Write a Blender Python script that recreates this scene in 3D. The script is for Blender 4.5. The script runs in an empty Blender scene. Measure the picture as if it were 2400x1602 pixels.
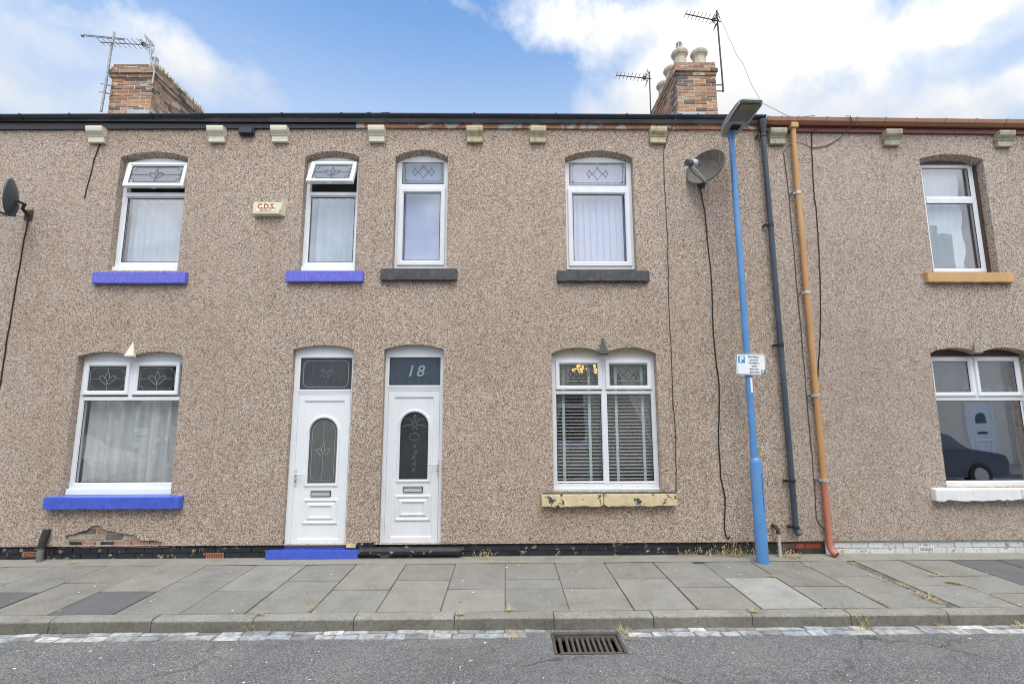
import bpy, bmesh, math, random
from mathutils import Vector, Matrix
from mathutils.geometry import tessellate_polygon
R = math.radians
scene = bpy.context.scene
COL = scene.collection

# ------------------------------------------------------------------ camera
cam_d = bpy.data.cameras.new('camera'); cam = bpy.data.objects.new('camera', cam_d); COL.objects.link(cam)
cam_d.sensor_width = 36.0; cam_d.lens = 16.925; cam_d.clip_start = 0.05; cam_d.clip_end = 3000
_p, _ya, _r = .13952, .01265, -.0033
_R0 = Vector((math.cos(_ya), -math.sin(_ya), 0)); _F = Vector((math.sin(_ya)*math.cos(_p), math.cos(_ya)*math.cos(_p), math.sin(_p)))
_U0 = Vector((-math.sin(_ya)*math.sin(_p), -math.cos(_ya)*math.sin(_p), math.cos(_p)))
_Rt = _R0*math.cos(_r)+_U0*math.sin(_r); _Up = -_R0*math.sin(_r)+_U0*math.cos(_r)
cam.matrix_world = Matrix(((_Rt.x,_Up.x,-_F.x,0),(_Rt.y,_Up.y,-_F.y,-6.528),(_Rt.z,_Up.z,-_F.z,1.8784),(0,0,0,1)))
scene.camera = cam

# ------------------------------------------------------------------ sun, sky, exposure
SUN_EL, SUN_AZ = R(62), R(174)          # compass-like: azimuth measured from +y towards +x
sun_dir = Vector((math.sin(SUN_AZ)*math.cos(SUN_EL), math.cos(SUN_AZ)*math.cos(SUN_EL), math.sin(SUN_EL)))
sd = bpy.data.lights.new('sun', 'SUN'); sd.energy = 1.5; sd.angle = R(28); sd.color = (1, .96, .9)
so = bpy.data.objects.new('sun', sd); COL.objects.link(so)
so.rotation_euler = (-sun_dir).to_track_quat('-Z', 'Y').to_euler()
scene.view_settings.view_transform = 'Standard'; scene.view_settings.look = 'None'
scene.view_settings.exposure = 0.50; scene.view_settings.gamma = 1.0
scene.view_settings.use_curve_mapping = False
scene.cycles.pixel_filter_type = 'BLACKMAN_HARRIS'; scene.cycles.filter_width = 1.05

CLOUDS = [(0.494,0.711,0.501,0.207,0.076,1.20),(0.343,0.759,0.554,0.192,0.089,1.20),(0.229,0.804,0.548,0.116,0.054,1.10),(0.403,0.713,0.574,0.161,0.056,1.10),(0.584,0.673,0.454,0.085,0.039,1.00),(0.243,0.732,0.637,0.174,0.054,1.00),(0.143,0.739,0.658,0.088,0.051,0.80),(0.060,0.752,0.657,0.059,0.030,0.45),(0.408,0.677,0.613,0.189,0.040,0.90),(0.542,0.629,0.557,0.119,0.044,0.90),(0.630,0.575,0.522,0.109,0.043,0.80),(0.573,0.633,0.521,0.050,0.028,0.60),(0.677,0.607,0.416,0.089,0.033,1.10),(0.637,0.631,0.443,0.055,0.018,0.50),(-0.571,0.639,0.515,0.124,0.053,1.00),(-0.624,0.621,0.475,0.078,0.054,0.80),(-0.512,0.663,0.546,0.090,0.045,0.75),(-0.426,0.718,0.550,0.104,0.042,0.50),(-0.463,0.729,0.505,0.091,0.042,0.70),(-0.646,0.633,0.427,0.090,0.036,1.30),(-0.598,0.590,0.543,0.133,0.016,0.55),(-0.468,0.647,0.602,0.102,0.014,0.50),(-0.297,0.733,0.612,0.050,0.019,0.30),(-0.373,0.717,0.588,0.084,0.028,0.35),(-0.111,0.728,0.677,0.058,0.014,0.30),(0.282,0.673,0.684,0.339,0.061,0.90),(-0.311,0.636,0.706,0.257,0.058,0.50),(-0.724,0.546,0.422,0.131,0.063,0.90),(0.763,0.508,0.401,0.151,0.076,1.00)]

class NT:
    """small node-tree writer"""
    def __init__(s, tree): s.t = tree; s.n = tree.nodes; s.l = tree.links
    def new(s, typ, **kw):
        n = s.n.new(typ)
        for k, v in kw.items():
            if k.startswith('i_'):
                key = k[2:]; key = int(key) if key.isdigit() else key
                s.put(n.inputs[key], v)
            else: setattr(n, k, v)
        return n
    def put(s, sock, v):
        if isinstance(v, bpy.types.NodeSocket): s.l.new(v, sock)
        else: sock.default_value = v
    def math(s, op, a, b=0.0, c=None, clamp=False):
        n = s.n.new('ShaderNodeMath'); n.operation = op; n.use_clamp = clamp
        s.put(n.inputs[0], a); s.put(n.inputs[1], b)
        if c is not None: s.put(n.inputs[2], c)
        return n.outputs[0]
    def vmath(s, op, a, b=(0, 0, 0), out=0):
        n = s.n.new('ShaderNodeVectorMath'); n.operation = op
        s.put(n.inputs[0], a); s.put(n.inputs[1], b)
        return n.outputs[out]
    def mix(s, f, a, b, blend='MIX'):
        n = s.n.new('ShaderNodeMix'); n.data_type = 'RGBA'; n.blend_type = blend
        s.put(n.inputs[0], f)
        for k, v in ((6, a), (7, b)):
            s.put(n.inputs[k], v if isinstance(v, bpy.types.NodeSocket) else (*v[:3], 1))
        return n.outputs[2]
    def noise(s, vec, scale, detail=4, rough=.55, dist=0.0, out=0):
        n = s.n.new('ShaderNodeTexNoise')
        if vec is not None: s.l.new(vec, n.inputs['Vector'])
        n.inputs['Scale'].default_value = scale; n.inputs['Detail'].default_value = detail
        n.inputs['Roughness'].default_value = rough; n.inputs['Distortion'].default_value = dist
        return n.outputs[out]
    def voro(s, vec, scale, feature='F1', out='Color', rnd=1.0):
        n = s.n.new('ShaderNodeTexVoronoi'); n.feature = feature
        s.l.new(vec, n.inputs['Vector']); n.inputs['Scale'].default_value = scale; n.inputs['Randomness'].default_value = rnd
        return n.outputs[out]
    def maprange(s, v, a, b, c=0.0, d=1.0, smooth=False):
        n = s.n.new('ShaderNodeMapRange'); n.clamp = True
        if smooth: n.interpolation_type = 'SMOOTHSTEP'
        s.put(n.inputs[0], v)
        for k, x in zip((1, 2, 3, 4), (a, b, c, d)): s.put(n.inputs[k], x)
        return n.outputs[0]
    def ramp(s, f, stops, const=False):
        n = s.n.new('ShaderNodeValToRGB'); s.put(n.inputs[0], f); e = n.color_ramp.elements
        if const: n.color_ramp.interpolation = 'CONSTANT'
        while len(e) > 1: e.remove(e[-1])
        e[0].position = stops[0][0]; e[0].color = (*stops[0][1], 1)
        for p, c in stops[1:]:
            x = e.new(p); x.color = (*c, 1)
        return n.outputs[0]
    def scale3(s, vec, sx, sy, sz): return s.vmath('MULTIPLY', vec, (sx, sy, sz))

world = bpy.data.worlds.new('World'); scene.world = world; world.use_nodes = True
W = NT(world.node_tree); W.n.clear()
sky = W.new('ShaderNodeTexSky', sky_type='NISHITA', sun_disc=False, sun_elevation=SUN_EL, sun_rotation=SUN_AZ)
sky.air_density = 1.0; sky.dust_density = 1.6; sky.ozone_density = 1.5
dirv = W.new('ShaderNodeTexCoord').outputs['Generated']
sep = W.new('ShaderNodeSeparateXYZ'); W.l.new(dirv, sep.inputs[0])
wz = W.noise(dirv, 6.5, 9, .62, .25, out=1)
warp = W.vmath('MULTIPLY', W.vmath('SUBTRACT', wz, (.5, .5, .5)), (.20, .12, .13))
dw = W.vmath('ADD', dirv, warp)
acc = None
for (x, y, z, ru, rv, w) in CLOUDS:
    d = W.vmath('SUBTRACT', dw, (x, y, z))
    d = W.vmath('MULTIPLY', d, (1/ru, .45/ru, 1/rv))
    ln = W.vmath('LENGTH', d, out=1)
    v = W.maprange(ln, 1.45, .25, 0, w*(.72 if x < 0 else .88), True)
    acc = v if acc is None else W.math('ADD', acc, v)
fine = W.noise(dirv, 9, 9, .62, .15)
acc = W.math('ADD', acc, W.math('MULTIPLY', W.math('SUBTRACT', fine, .5), 2.4))
acc = W.math('ADD', acc, W.math('MULTIPLY', W.math('SUBTRACT', W.noise(dirv, 4.2, 4, .5, .4), .5), 1.6))
front = W.maprange(acc, .55, 1.95, 0, 1, False)
# the rest of the dome, behind the camera: broken bright cloud
plan = W.vmath('DIVIDE', dirv, W.new('ShaderNodeCombineXYZ', i_0=W.math('ADD', W.math('ABSOLUTE', sep.outputs[2]), .15), i_1=W.math('ADD', W.math('ABSOLUTE', sep.outputs[2]), .15), i_2=1.0).outputs[0])
back = W.maprange(W.noise(plan, 1.3, 7, .6, .3), .36, .56, .35, 1, True)
mask = W.new('ShaderNodeMix', data_type='FLOAT')
W.put(mask.inputs[0], W.maprange(sep.outputs[1], .35, .1, 0, 1, True)); W.put(mask.inputs[2], front); W.put(mask.inputs[3], back)
shade = W.noise(dirv, 4, 5, .5)
cl = W.mix(W.maprange(shade, .35, .6), (.52, .55, .62), (.62, .63, .65))
cl = W.mix(W.maprange(acc, .8, 2.0), cl, (.635, .64, .645))
# brighter where the sun stands behind the cloud
sdot = W.vmath('DOT_PRODUCT', dirv, tuple(sun_dir), out=1)
cl = W.mix(1.0, cl, W.ramp(W.maprange(sdot, .1, 1.0), [(0, (1, 1, 1)), (1, (2.9, 2.85, 2.75))]), 'MULTIPLY')
bg_sky = W.new('ShaderNodeBackground', i_Strength=0.15)
tint = W.mix(1.0, sky.outputs[0], (1.0, 1.28, 1.42), 'MULTIPLY'); tint = W.mix(W.maprange(sep.outputs[2], .70, .42, 0.0, .92, True), tint, (2.75, 3.42, 4.45))
W.l.new(tint, bg_sky.inputs['Color'])
bg_cl = W.new('ShaderNodeBackground', i_Strength=1.0); W.l.new(cl, bg_cl.inputs['Color'])
mx = W.new('ShaderNodeMixShader'); W.put(mx.inputs[0], mask.outputs[0]); W.l.new(bg_sky.outputs[0], mx.inputs[1]); W.l.new(bg_cl.outputs[0], mx.inputs[2])
wo = W.new('ShaderNodeOutputWorld'); W.l.new(mx.outputs[0], wo.inputs['Surface'])

# ------------------------------------------------------------------ materials
MATS = {}
def begin(name):
    m = bpy.data.materials.new(name); m.use_nodes = True
    t = NT(m.node_tree); b = t.n['Principled BSDF']; MATS[name] = m
    pos = t.new('ShaderNodeNewGeometry').outputs['Position']
    return m, t, b, pos
def bump(t, b, h, strength=.3, dist=.01):
    n = t.new('ShaderNodeBump', i_Strength=strength, i_Distance=dist); t.l.new(h, n.inputs['Height']); t.l.new(n.outputs[0], b.inputs['Normal'])
def plain(name, col, rough=.5, var=.12, scale=6, bumps=.0, bscale=60, metal=0.0, chip=None, chip_at=.62, chip_scale=9, dirt=None):
    m, t, b, pos = begin(name)
    n = t.noise(pos, scale, 5, .6)
    c = t.mix(t.maprange(n, .3, .7), tuple(x*(1-var) for x in col), tuple(min(1, x*(1+var)) for x in col))
    if dirt:
        c = t.mix(t.maprange(t.noise(t.scale3(pos, 1, 1, .35), scale*2.3, 6, .65), .5, .75, 0, dirt[1]), c, dirt[0])
    if chip:
        k = t.maprange(t.noise(pos, chip_scale, 6, .62, .4), chip_at, chip_at+.02)
        c = t.mix(k, c, chip)
    t.l.new(c, b.inputs['Base Color']); b.inputs['Roughness'].default_value = rough; b.inputs['Metallic'].default_value = metal
    if bumps: bump(t, b, t.noise(pos, bscale, 4, .6), bumps, .01)
    return m
def attr_mat(name, rough=.8, bumps=.4, bscale=90, var=.2, grime=None, spots=None):
    m, t, b, pos = begin(name)
    a = t.new('ShaderNodeAttribute', attribute_name='tone').outputs['Color']
    n = t.noise(pos, 35, 6, .65)
    c = t.mix(1.0, a, t.ramp(n, [(.25, (1-var,)*3), (.75, (1+var,)*3)]), 'MULTIPLY')
    if spots:
        c = t.mix(t.maprange(t.noise(pos, spots[2], 5, .6), spots[1], spots[1]+.06), c, spots[0])
    if grime:
        c = t.mix(t.maprange(t.noise(pos, grime[2], 6, .6), .42, .72, 0, grime[1]), c, grime[0])
    t.l.new(c, b.inputs['Base Color']); b.inputs['Roughness'].default_value = rough
    bump(t, b, t.noise(pos, bscale, 5, .65), bumps, .01)
    return m

def pebble(name, tint, grey):
    m, t, b, pos = begin(name)
    wob = t.vmath('MULTIPLY', t.vmath('SUBTRACT', t.noise(pos, 55, 2, .5, out=1), (.5, .5, .5)), (.012, .012, .012))
    q = t.vmath('ADD', pos, wob)
    rot = t.new('ShaderNodeMapping', i_Rotation=(0, R(33), 0), i_Scale=(1, 1, 1.45)); t.l.new(q, rot.inputs[0])
    sep = t.new('ShaderNodeSeparateColor'); t.l.new(t.voro(rot.outputs[0], 94), sep.inputs[0])
    chips = t.ramp(sep.outputs[0], [(0, (.06, .04, .035)), (.08, (.17, .11, .085)), (.17, (.36, .25, .185)), (.29, (.54, .40, .31)), (.46, (.68, .54, .44)), (.62, (.76, .66, .57)), (.78, (.86, .81, .76)), (.92, (.92, .90, .88))], True)
    hs = t.mix(.10, chips, t.ramp(sep.outputs[1], [(0, (.52, .34, .23)), (.35, (.60, .48, .40)), (.7, (.64, .57, .52)), (1, (.58, .57, .60))]))
    dist = t.voro(rot.outputs[0], 94, 'DISTANCE_TO_EDGE', 'Distance')
    c = t.mix(t.maprange(dist, .0, .115), (.09, .066, .052), hs)
    big = t.noise(pos, .55, 5, .6)
    c = t.mix(1.0, c, t.ramp(big, [(.25, (.88, .855, .82)), (.5, (1, 1, 1)), (.75, (1.07, 1.085, 1.11))]), 'MULTIPLY')
    rs = t.math('MULTIPLY', t.maprange(t.noise(t.scale3(pos, 7, 7, .22), 1.0, 5, .6), .54, .70), t.maprange(t.noise(pos, .7, 3), .46, .62, 0, .45))
    c = t.mix(rs, c, t.mix(1.0, c, (.70, .66, .60), 'MULTIPLY'))
    st = t.noise(t.scale3(pos, 2.6, 2.6, .45), 1.0, 6, .65)
    c = t.mix(t.maprange(st, .55, .78, 0, .35), c, t.mix(1.0, c, (.66, .56, .46), 'MULTIPLY'))
    c = t.mix(1.0, c, tint, 'MULTIPLY')
    c = t.mix(grey, c, t.mix(.5, c, (.46, .44, .42)))
    t.l.new(c, b.inputs['Base Color']); b.inputs['Roughness'].default_value = .85
    h = t.math('ADD', t.maprange(dist, 0, .3), t.math('MULTIPLY', sep.outputs[2], .8))
    bump(t, b, h, .55, .008)
    return m
PEB20 = pebble('pebbledash', (1.035, .995, .94), 0.0)
PEB18 = pebble('pebbledash_warm', (1.03, .985, .92), 0.0)
PEB16 = pebble('pebbledash_grey', (1.01, .99, .94), .10)

UPVC = plain('white_upvc', (.80, .83, .86), .28, .03, 3, dirt=((.55, .52, .45), .10))
UPVC18 = plain('dull_white_upvc', (.74, .765, .80), .32, .04, 3, dirt=((.45, .40, .32), .18))
BEAD = plain('cream_board', (.66, .62, .50), .55, .06, 5, dirt=((.35, .30, .2), .25))
GASKET = plain('black_gasket', (.02, .022, .025), .5)
BLUE = plain('blue_paint', (.135, .145, .64), .42, .10, 14, .25, 40, dirt=((.26, .27, .60), .7), chip=(.36, .38, .62), chip_at=.70, chip_scale=13)
BLUE_LOW = plain('deep_blue_paint', (.065, .115, .56), .38, .10, 10, .3, 30, dirt=((.12, .19, .62), .5), chip=(.30, .32, .40), chip_at=.72, chip_scale=14)
SLATE = plain('dark_grey_paint', (.055, .058, .065), .55, .25, 8, .5, 25, dirt=((.20, .18, .16), .4), chip=(.36, .28, .18), chip_at=.72, chip_scale=16)
OCHRE = plain('ochre_paint', (.56, .34, .15), .5, .07, 6, .2, 40, dirt=((.40, .22, .09), .3))
STONE_CREAM = plain('peeling_cream_paint', (.66, .55, .33), .65, .12, 7, .5, 20, dirt=((.42, .33, .2), .5), chip=(.06, .065, .075), chip_at=.60, chip_scale=8)
WHITE_PAINT = plain('white_masonry_paint', (.80, .82, .84), .6, .05, 5, .4, 30, dirt=((.5, .45, .36), .35))
CREAM = plain('cream_paint', (.72, .68, .54), .55, .05, 6, .2, 40, dirt=((.45, .38, .22), .3))
CREAM_DIRTY = plain('dirty_cream_paint', (.54, .48, .31), .65, .2, 9, .4, 40, dirt=((.13, .12, .09), .85))
CREAM_GREY = plain('grey_stone_paint', (.42, .385, .29), .7, .2, 9, .4, 40, dirt=((.12, .12, .10), .7))
GUTTER_BLACK = plain('black_plastic', (.022, .027, .036), .28, .2, 3, dirt=((.07, .08, .09), .4))
PIPE_BLACK = plain('weathered_black_plastic', (.055, .07, .095), .30, .25, 1.5, dirt=((.14, .15, .17), .4))
BLACK_PAINT = plain('black_paint', (.018, .02, .026), .38, .3, 7, .5, 25, chip=(.42, .36, .26), chip_at=.64, chip_scale=9)
FASCIA_BLACK = plain('black_board', (.016, .018, .024), .4, .2, 4)
FASCIA_WOOD = plain('peeling_brown_board', (.33, .15, .085), .7, .3, 5, .5, 20, dirt=((.10, .07, .05), .4), chip=(.44, .42, .39), chip_at=.53, chip_scale=4)
FASCIA_RED = plain('maroon_board', (.16, .035, .035), .45, .2, 5, dirt=((.07, .02, .02), .4))
GUTTER_BROWN = plain('brown_plastic', (.31, .15, .085), .45, .14, 4, dirt=((.22, .09, .05), .5))
LAMP_BLUE = plain('blue_lamp_paint', (.10, .27, .56), .38, .10, 5, .1, 30, dirt=((.20, .30, .50), .5), chip=(.36, .42, .50), chip_at=.72, chip_scale=10)
LAMP_GREY = plain('grey_casting', (.36, .39, .40), .42, .06, 8, metal=.2)
LAMP_LENS = plain('grey_lens', (.16, .165, .165), .15, .08, 12)
LED_GRID = plain('yellowish_diodes', (.25, .24, .10), .3, .5, 90)
CHROME = plain('polished_metal', (.62, .63, .64), .22, .06, 10, metal=.9)
MAST = plain('weathered_alloy', (.30, .31, .32), .45, .25, 12, metal=.5)
MAST_DARK = plain('dark_rusty_alloy', (.055, .05, .05), .5, .3, 12, metal=.4)
RUST = plain('rusty_steel', (.05, .033, .026), .7, .4, 14, .4, 60)
GALV = plain('galvanised_steel', (.55, .56, .55), .45, .1, 12, metal=.5)
CABLE = plain('black_cable', (.014, .013, .013), .5)
CABLE_GREY = plain('grey_cable', (.34, .34, .33), .6)
DISH_GREY = plain('lichen_dish_paint', (.105, .095, .08), .6, .3, 14, .4, 60, dirt=((.32, .30, .26), .5), chip=(.05, .04, .03), chip_at=.70, chip_scale=30)
DISH_BACK = plain('dark_dish_paint', (.05, .068, .085), .38, .12, 8)
SATIN = plain('satin_silver', (.60, .62, .63), .35, .05, 10)
ETCH2 = plain('pale_etched_line', (.32, .36, .35), .4, .2, 30)
ETCH = plain('dim_etched_glass', (.125, .14, .135), .4, .3, 30)
LNB = plain('pale_grey_plastic', (.50, .53, .55), .35, .06, 8)
ALARM = plain('cream_plastic', (.74, .72, .52), .35, .04, 10)
ALARM_STK = plain('pale_sticker', (.86, .82, .68), .4, .03, 10)
RED_INK = plain('red_ink', (.46, .10, .05), .5)
SIGN_WHITE = plain('white_sign_face', (.84, .86, .88), .35, .02, 10)
SIGN_BLUE = plain('blue_sign_ink', (.02, .30, .66), .4)
INK = plain('black_ink', (.02, .02, .025), .5)
NUMERAL = plain('pale_etched_glass', (.24, .28, .295), .5, .1, 30)
LEAD = plain('lead_strip', (.05, .055, .065), .45, .1, 20)
LEAD_PALE = plain('bright_lead_strip', (.26, .28, .30), .4, .1, 20)
TERRA_BRICK = plain('terracotta', (.40, .17, .09), .8, .15, 20, .3, 60)
DARK_HOLE = plain('dark_void', (.008, .008, .008), .9)
POT = plain('buff_clay', (.50, .46, .35), .75, .12, 5, .3, 40, dirt=((.30, .26, .16), .5))
FLASH = plain('lead_flashing', (.40, .44, .48), .55, .12, 6, .3, 30)
MORTAR = plain('mortar', (.50, .45, .35), .9, .15, 12, .4, 80)
MORTAR_DARK = plain('sooty_mortar', (.14, .12, .10), .9, .2, 12, .4, 80)
BRICK = attr_mat('brick', .85, .5, 70, .28, ((.08, .07, .06), .4, 5))
BRICK_PAINT = attr_mat('painted_brick', .5, .5, 45, .2, None, ((.40, .33, .23), .60, 13))
SETT = attr_mat('sett_stone', .75, .6, 60, .22, ((.12, .115, .11), .85, 14))
SLATE_ROOF = plain('roof_slate', (.10, .105, .115), .6, .3, 5, .4, 20)
TIMBER = plain('brown_timber', (.075, .045, .034), .55, .25, 8, .3, 30)
PLASTER = plain('room_plaster', (.72, .70, .66), .9, .05, 2)
CARPET = plain('room_floor', (.16, .13, .10), .95, .1, 8)
STRAW = plain('dry_straw', (.46, .37, .19), .8, .3, 20)
MOSS = plain('yellow_moss', (.42, .31, .06), .95, .3, 25)
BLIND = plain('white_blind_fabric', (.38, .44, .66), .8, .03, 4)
TAPE = plain('pale_blue_tape', (.66, .80, .82), .8, .05, 20)
SLAT = plain('cream_slat', (.80, .81, .76), .4, .04, 4)
DRAPE = plain('pale_green_drape', (.78, .82, .70), .9, .06, 5)
FLAKE = plain('white_flake', (.75, .75, .73), .8, .1, 30)
CAST_IRON = plain('cast_iron', (.105, .088, .074), .6, .3, 16, .5, 60, metal=.2, dirt=((.20, .15, .11), .6))
PIT = plain('wet_pit', (.006, .006, .006), .3)
GRAVEL_M = attr_mat('gravel', .9, .5, 90, .3)

def net_mat(name, col, holes):
    m, t, b, pos = begin(name)
    t.n.remove(b)
    d = t.new('ShaderNodeBsdfDiffuse', i_Color=(*col, 1)); tr = t.new('ShaderNodeBsdfTranslucent', i_Color=(*col, 1)); tp = t.new('ShaderNodeBsdfTransparent')
    a = t.new('ShaderNodeMixShader', i_Fac=.3); t.l.new(d.outputs[0], a.inputs[1]); t.l.new(tr.outputs[0], a.inputs[2])
    v = t.voro(t.scale3(pos, 1, .2, .8), 9, 'F1', 'Distance')
    pat = t.math('MULTIPLY', t.maprange(v, .22, .28), t.maprange(t.noise(pos, 40, 3), .35, .65, .7, 1.0))
    gath = t.maprange(t.noise(t.scale3(pos, 1, .02, .06), 16, 3, .7), .36, .62, .15, 1.35)
    f = t.math('MULTIPLY', t.maprange(pat, 0, 1, .04, holes), gath, clamp=True)
    x = t.new('ShaderNodeMixShader'); t.put(x.inputs[0], f); t.l.new(a.outputs[0], x.inputs[1]); t.l.new(tp.outputs[0], x.inputs[2])
    t.l.new(x.outputs[0], t.n['Material Output'].inputs['Surface'])
    return m
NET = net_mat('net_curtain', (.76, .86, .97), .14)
NET_LOW = net_mat('lace_net_curtain', (.93, .95, .93), .20)
NET_GREY = net_mat('grey_net', (.50, .53, .55), .12)

def glass_mat(name, tint, base, frost=0.0, rough=0.0):
    m, t, b, pos = begin(name)
    t.n.remove(b)
    tp = t.new('ShaderNodeBsdfTransparent', i_Color=(*tint, 1)); gl = t.new('ShaderNodeBsdfGlossy', i_Roughness=rough, i_Color=(.97, .98, 1, 1))
    bn = t.new('ShaderNodeBump', i_Strength=.05, i_Distance=.02); t.l.new(t.noise(pos, 2.2, 1), bn.inputs['Height']); t.l.new(bn.outputs[0], gl.inputs['Normal'])
    gi = t.new('ShaderNodeNewGeometry')
    c1 = t.math('SUBTRACT', 1.0, t.math('ABSOLUTE', t.vmath('DOT_PRODUCT', gi.outputs['Normal'], gi.outputs['Incoming'], out=1)), clamp=True)
    fac = t.math('ADD', t.math('MULTIPLY', t.math('POWER', c1, 4.0), .8), base, clamp=True)
    body = tp.outputs[0]
    if frost:
        df = t.new('ShaderNodeBsdfDiffuse'); c = t.mix(t.maprange(t.noise(t.scale3(pos, 6, 6, 1.2), 5, 3), .3, .7), tuple(x*.7 for x in tint), tint); t.l.new(c, df.inputs[0])
        k = t.new('ShaderNodeMixShader', i_Fac=frost); t.l.new(tp.outputs[0], k.inputs[1]); t.l.new(df.outputs[0], k.inputs[2]); body = k.outputs[0]
    x = t.new('ShaderNodeMixShader'); t.put(x.inputs[0], fac); t.l.new(body, x.inputs[1]); t.l.new(gl.outputs[0], x.inputs[2])
    t.l.new(x.outputs[0], t.n['Material Output'].inputs['Surface'])
    return m
GLASS = glass_mat('clear_glass', (.97, .98, .985), .12)
GLASS_LOW = glass_mat('reflective_glass', (.97, .98, .98), .17)
GLASS_BLINDS = glass_mat('clear_lower_glass', (.98, .985, .985), .17)
GLASS_NET = glass_mat('clear_net_side_glass', (.985, .99, .99), .11)
GLASS_DARK = glass_mat('street_reflecting_glass', (.95, .97, .98), .42)
GLASS_OBSCURE = glass_mat('obscure_glass', (.165, .185, .18), .06, .85, .06)
GLASS_BLACKISH = glass_mat('dark_obscure_glass', (.05, .055, .055), .06, .88, .08)
GLASS_FAN = glass_mat('grey_obscure_glass', (.085, .10, .11), .06, .88, .06)
GLASS_BLUE = glass_mat('obscure_blue_glass', (.075, .10, .135), .05, .9, .05)

def ground_mats():
    m, t, b, pos = begin('asphalt')
    n1 = t.noise(pos, 130, 3, .7); n2 = t.noise(pos, 1.1, 6, .6); n3 = t.noise(pos, 300, 2, .5)
    v = t.new('ShaderNodeSeparateColor'); t.l.new(t.voro(pos, 150), v.inputs[0])
    agg = t.ramp(v.outputs[0], [(0, (.04, .041, .045)), (.25, (.11, .112, .118)), (.5, (.185, .188, .195)), (.78, (.27, .272, .28)), (.93, (.44, .44, .44))], True)
    c = t.mix(t.maprange(n1, .35, .65, .15, .55), agg, (.168, .170, .176))
    c = t.mix(1.0, c, t.ramp(n2, [(.3, (.86, .86, .87)), (.55, (1, 1, 1)), (.75, (1.14, 1.13, 1.1))]), 'MULTIPLY')
    hol = t.maprange(t.noise(pos, 30, 4, .75), .58, .66, 0, .85)
    c = t.mix(t.math('MULTIPLY', hol, t.maprange(t.noise(pos, 1.4, 3), .40, .58, .25, 1)), c, (.035, .036, .04))
    c = t.mix(t.maprange(t.noise(t.scale3(pos, .7, 2.2, 1), 1.3, 5, .6), .56, .7, 0, .35), c, (.23, .215, .19))
    cw = t.vmath('ADD', pos, t.vmath('MULTIPLY', t.vmath('SUBTRACT', t.noise(pos, 3.5, 6, .65, out=1), (.5, .5, .5)), (.5, .5, 0)))
    crk = t.maprange(t.voro(cw, .55, 'DISTANCE_TO_EDGE', 'Distance'), .004, .011, 1, 0)
    c = t.mix(t.math('MULTIPLY', crk, t.maprange(t.noise(pos, .8, 3), .45, .55, 0, .8)), c, (.045, .045, .047))
    c = t.mix(t.maprange(t.noise(t.scale3(pos, .5, 1.2, 1), 2.1, 7, .7), .50, .66, 0, .45), c, t.mix(1.0, c, (.66, .66, .67), 'MULTIPLY'))
    c = t.mix(1.0, c, (1.08, 1.065, 1.03), 'MULTIPLY')
    t.l.new(c, b.inputs['Base Color']); b.inputs['Roughness'].default_value = .85
    bump(t, b, t.math('ADD', n1, t.math('MULTIPLY', n2, .4)), .7, .012)
    m, t, b, pos = begin('concrete_slab')
    a = t.new('ShaderNodeAttribute', attribute_name='tone').outputs['Color']
    n = t.noise(pos, 160, 3, .7); n2 = t.noise(pos, 3.2, 6, .6); v = t.new('ShaderNodeSeparateColor'); t.l.new(t.voro(pos, 170), v.inputs[0])
    c = t.mix(1.0, a, t.ramp(v.outputs[0], [(0, (.72, .72, .72)), (.4, (.96, .96, .96)), (.8, (1.08, 1.08, 1.07)), (1, (1.3, 1.3, 1.28))]), 'MULTIPLY')
    c = t.mix(1.0, c, t.ramp(n2, [(.3, (.86, .85, .82)), (.52, (1, 1, 1)), (.75, (1.1, 1.1, 1.1))]), 'MULTIPLY')
    c = t.mix(t.maprange(t.noise(pos, 17, 4, .7), .68, .74, 0, .5), c, (.10, .095, .085))
    c = t.mix(t.maprange(t.noise(pos, 7, 7, .7), .60, .75, 0, .35), c, (.30, .27, .20))
    c = t.mix(t.maprange(t.noise(pos, 1.7, 7, .72), .52, .70, 0, .55), c, t.mix(1.0, c, (.62, .61, .57), 'MULTIPLY'))
    gum = t.math('LESS_THAN', t.math('ADD', t.voro(pos, 4.5, 'F1', 'Distance'), t.math('MULTIPLY', t.noise(pos, 60, 2), .03)), .075)
    gs = t.new('ShaderNodeSeparateColor'); t.l.new(t.voro(pos, 4.5), gs.inputs[0])
    c = t.mix(t.math('MULTIPLY', gum, t.math('GREATER_THAN', gs.outputs[0], .72)), c, t.mix(t.math('GREATER_THAN', gs.outputs[1], .5), (.09, .09, .088), (.42, .42, .41)))
    t.l.new(c, b.inputs['Base Color']); b.inputs['Roughness'].default_value = .85
    bump(t, b, n, .35, .006)
    m, t, b, pos = begin('kerb_stone')
    n = t.noise(pos, 150, 3, .75); n2 = t.noise(pos, 2.4, 6, .65)
    c = t.ramp(n, [(.3, (.17, .163, .145)), (.5, (.29, .28, .25)), (.7, (.45, .44, .40))])
    c = t.mix(t.maprange(n2, .4, .7, 0, .5), c, (.11, .105, .08))
    c = t.mix(t.maprange(t.noise(pos, 30, 5, .7), .5, .72, 0, .6), c, (.07, .068, .055))
    at_ = t.new('ShaderNodeAttribute', attribute_name='tone').outputs['Color']; c = t.mix(1.0, c, at_, 'MULTIPLY')
    t.l.new(c, b.inputs['Base Color']); b.inputs['Roughness'].default_value = .9; bump(t, b, n, .6, .01)
    m, t, b, pos = begin('cement_strip')
    n = t.noise(pos, 90, 4, .7); n2 = t.noise(pos, 2.6, 6, .65)
    c = t.mix(t.maprange(n, .3, .7), (.21, .20, .17), (.34, .325, .285))
    c = t.mix(t.maprange(n2, .5, .7, 0, .5), c, (.15, .145, .10))
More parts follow.
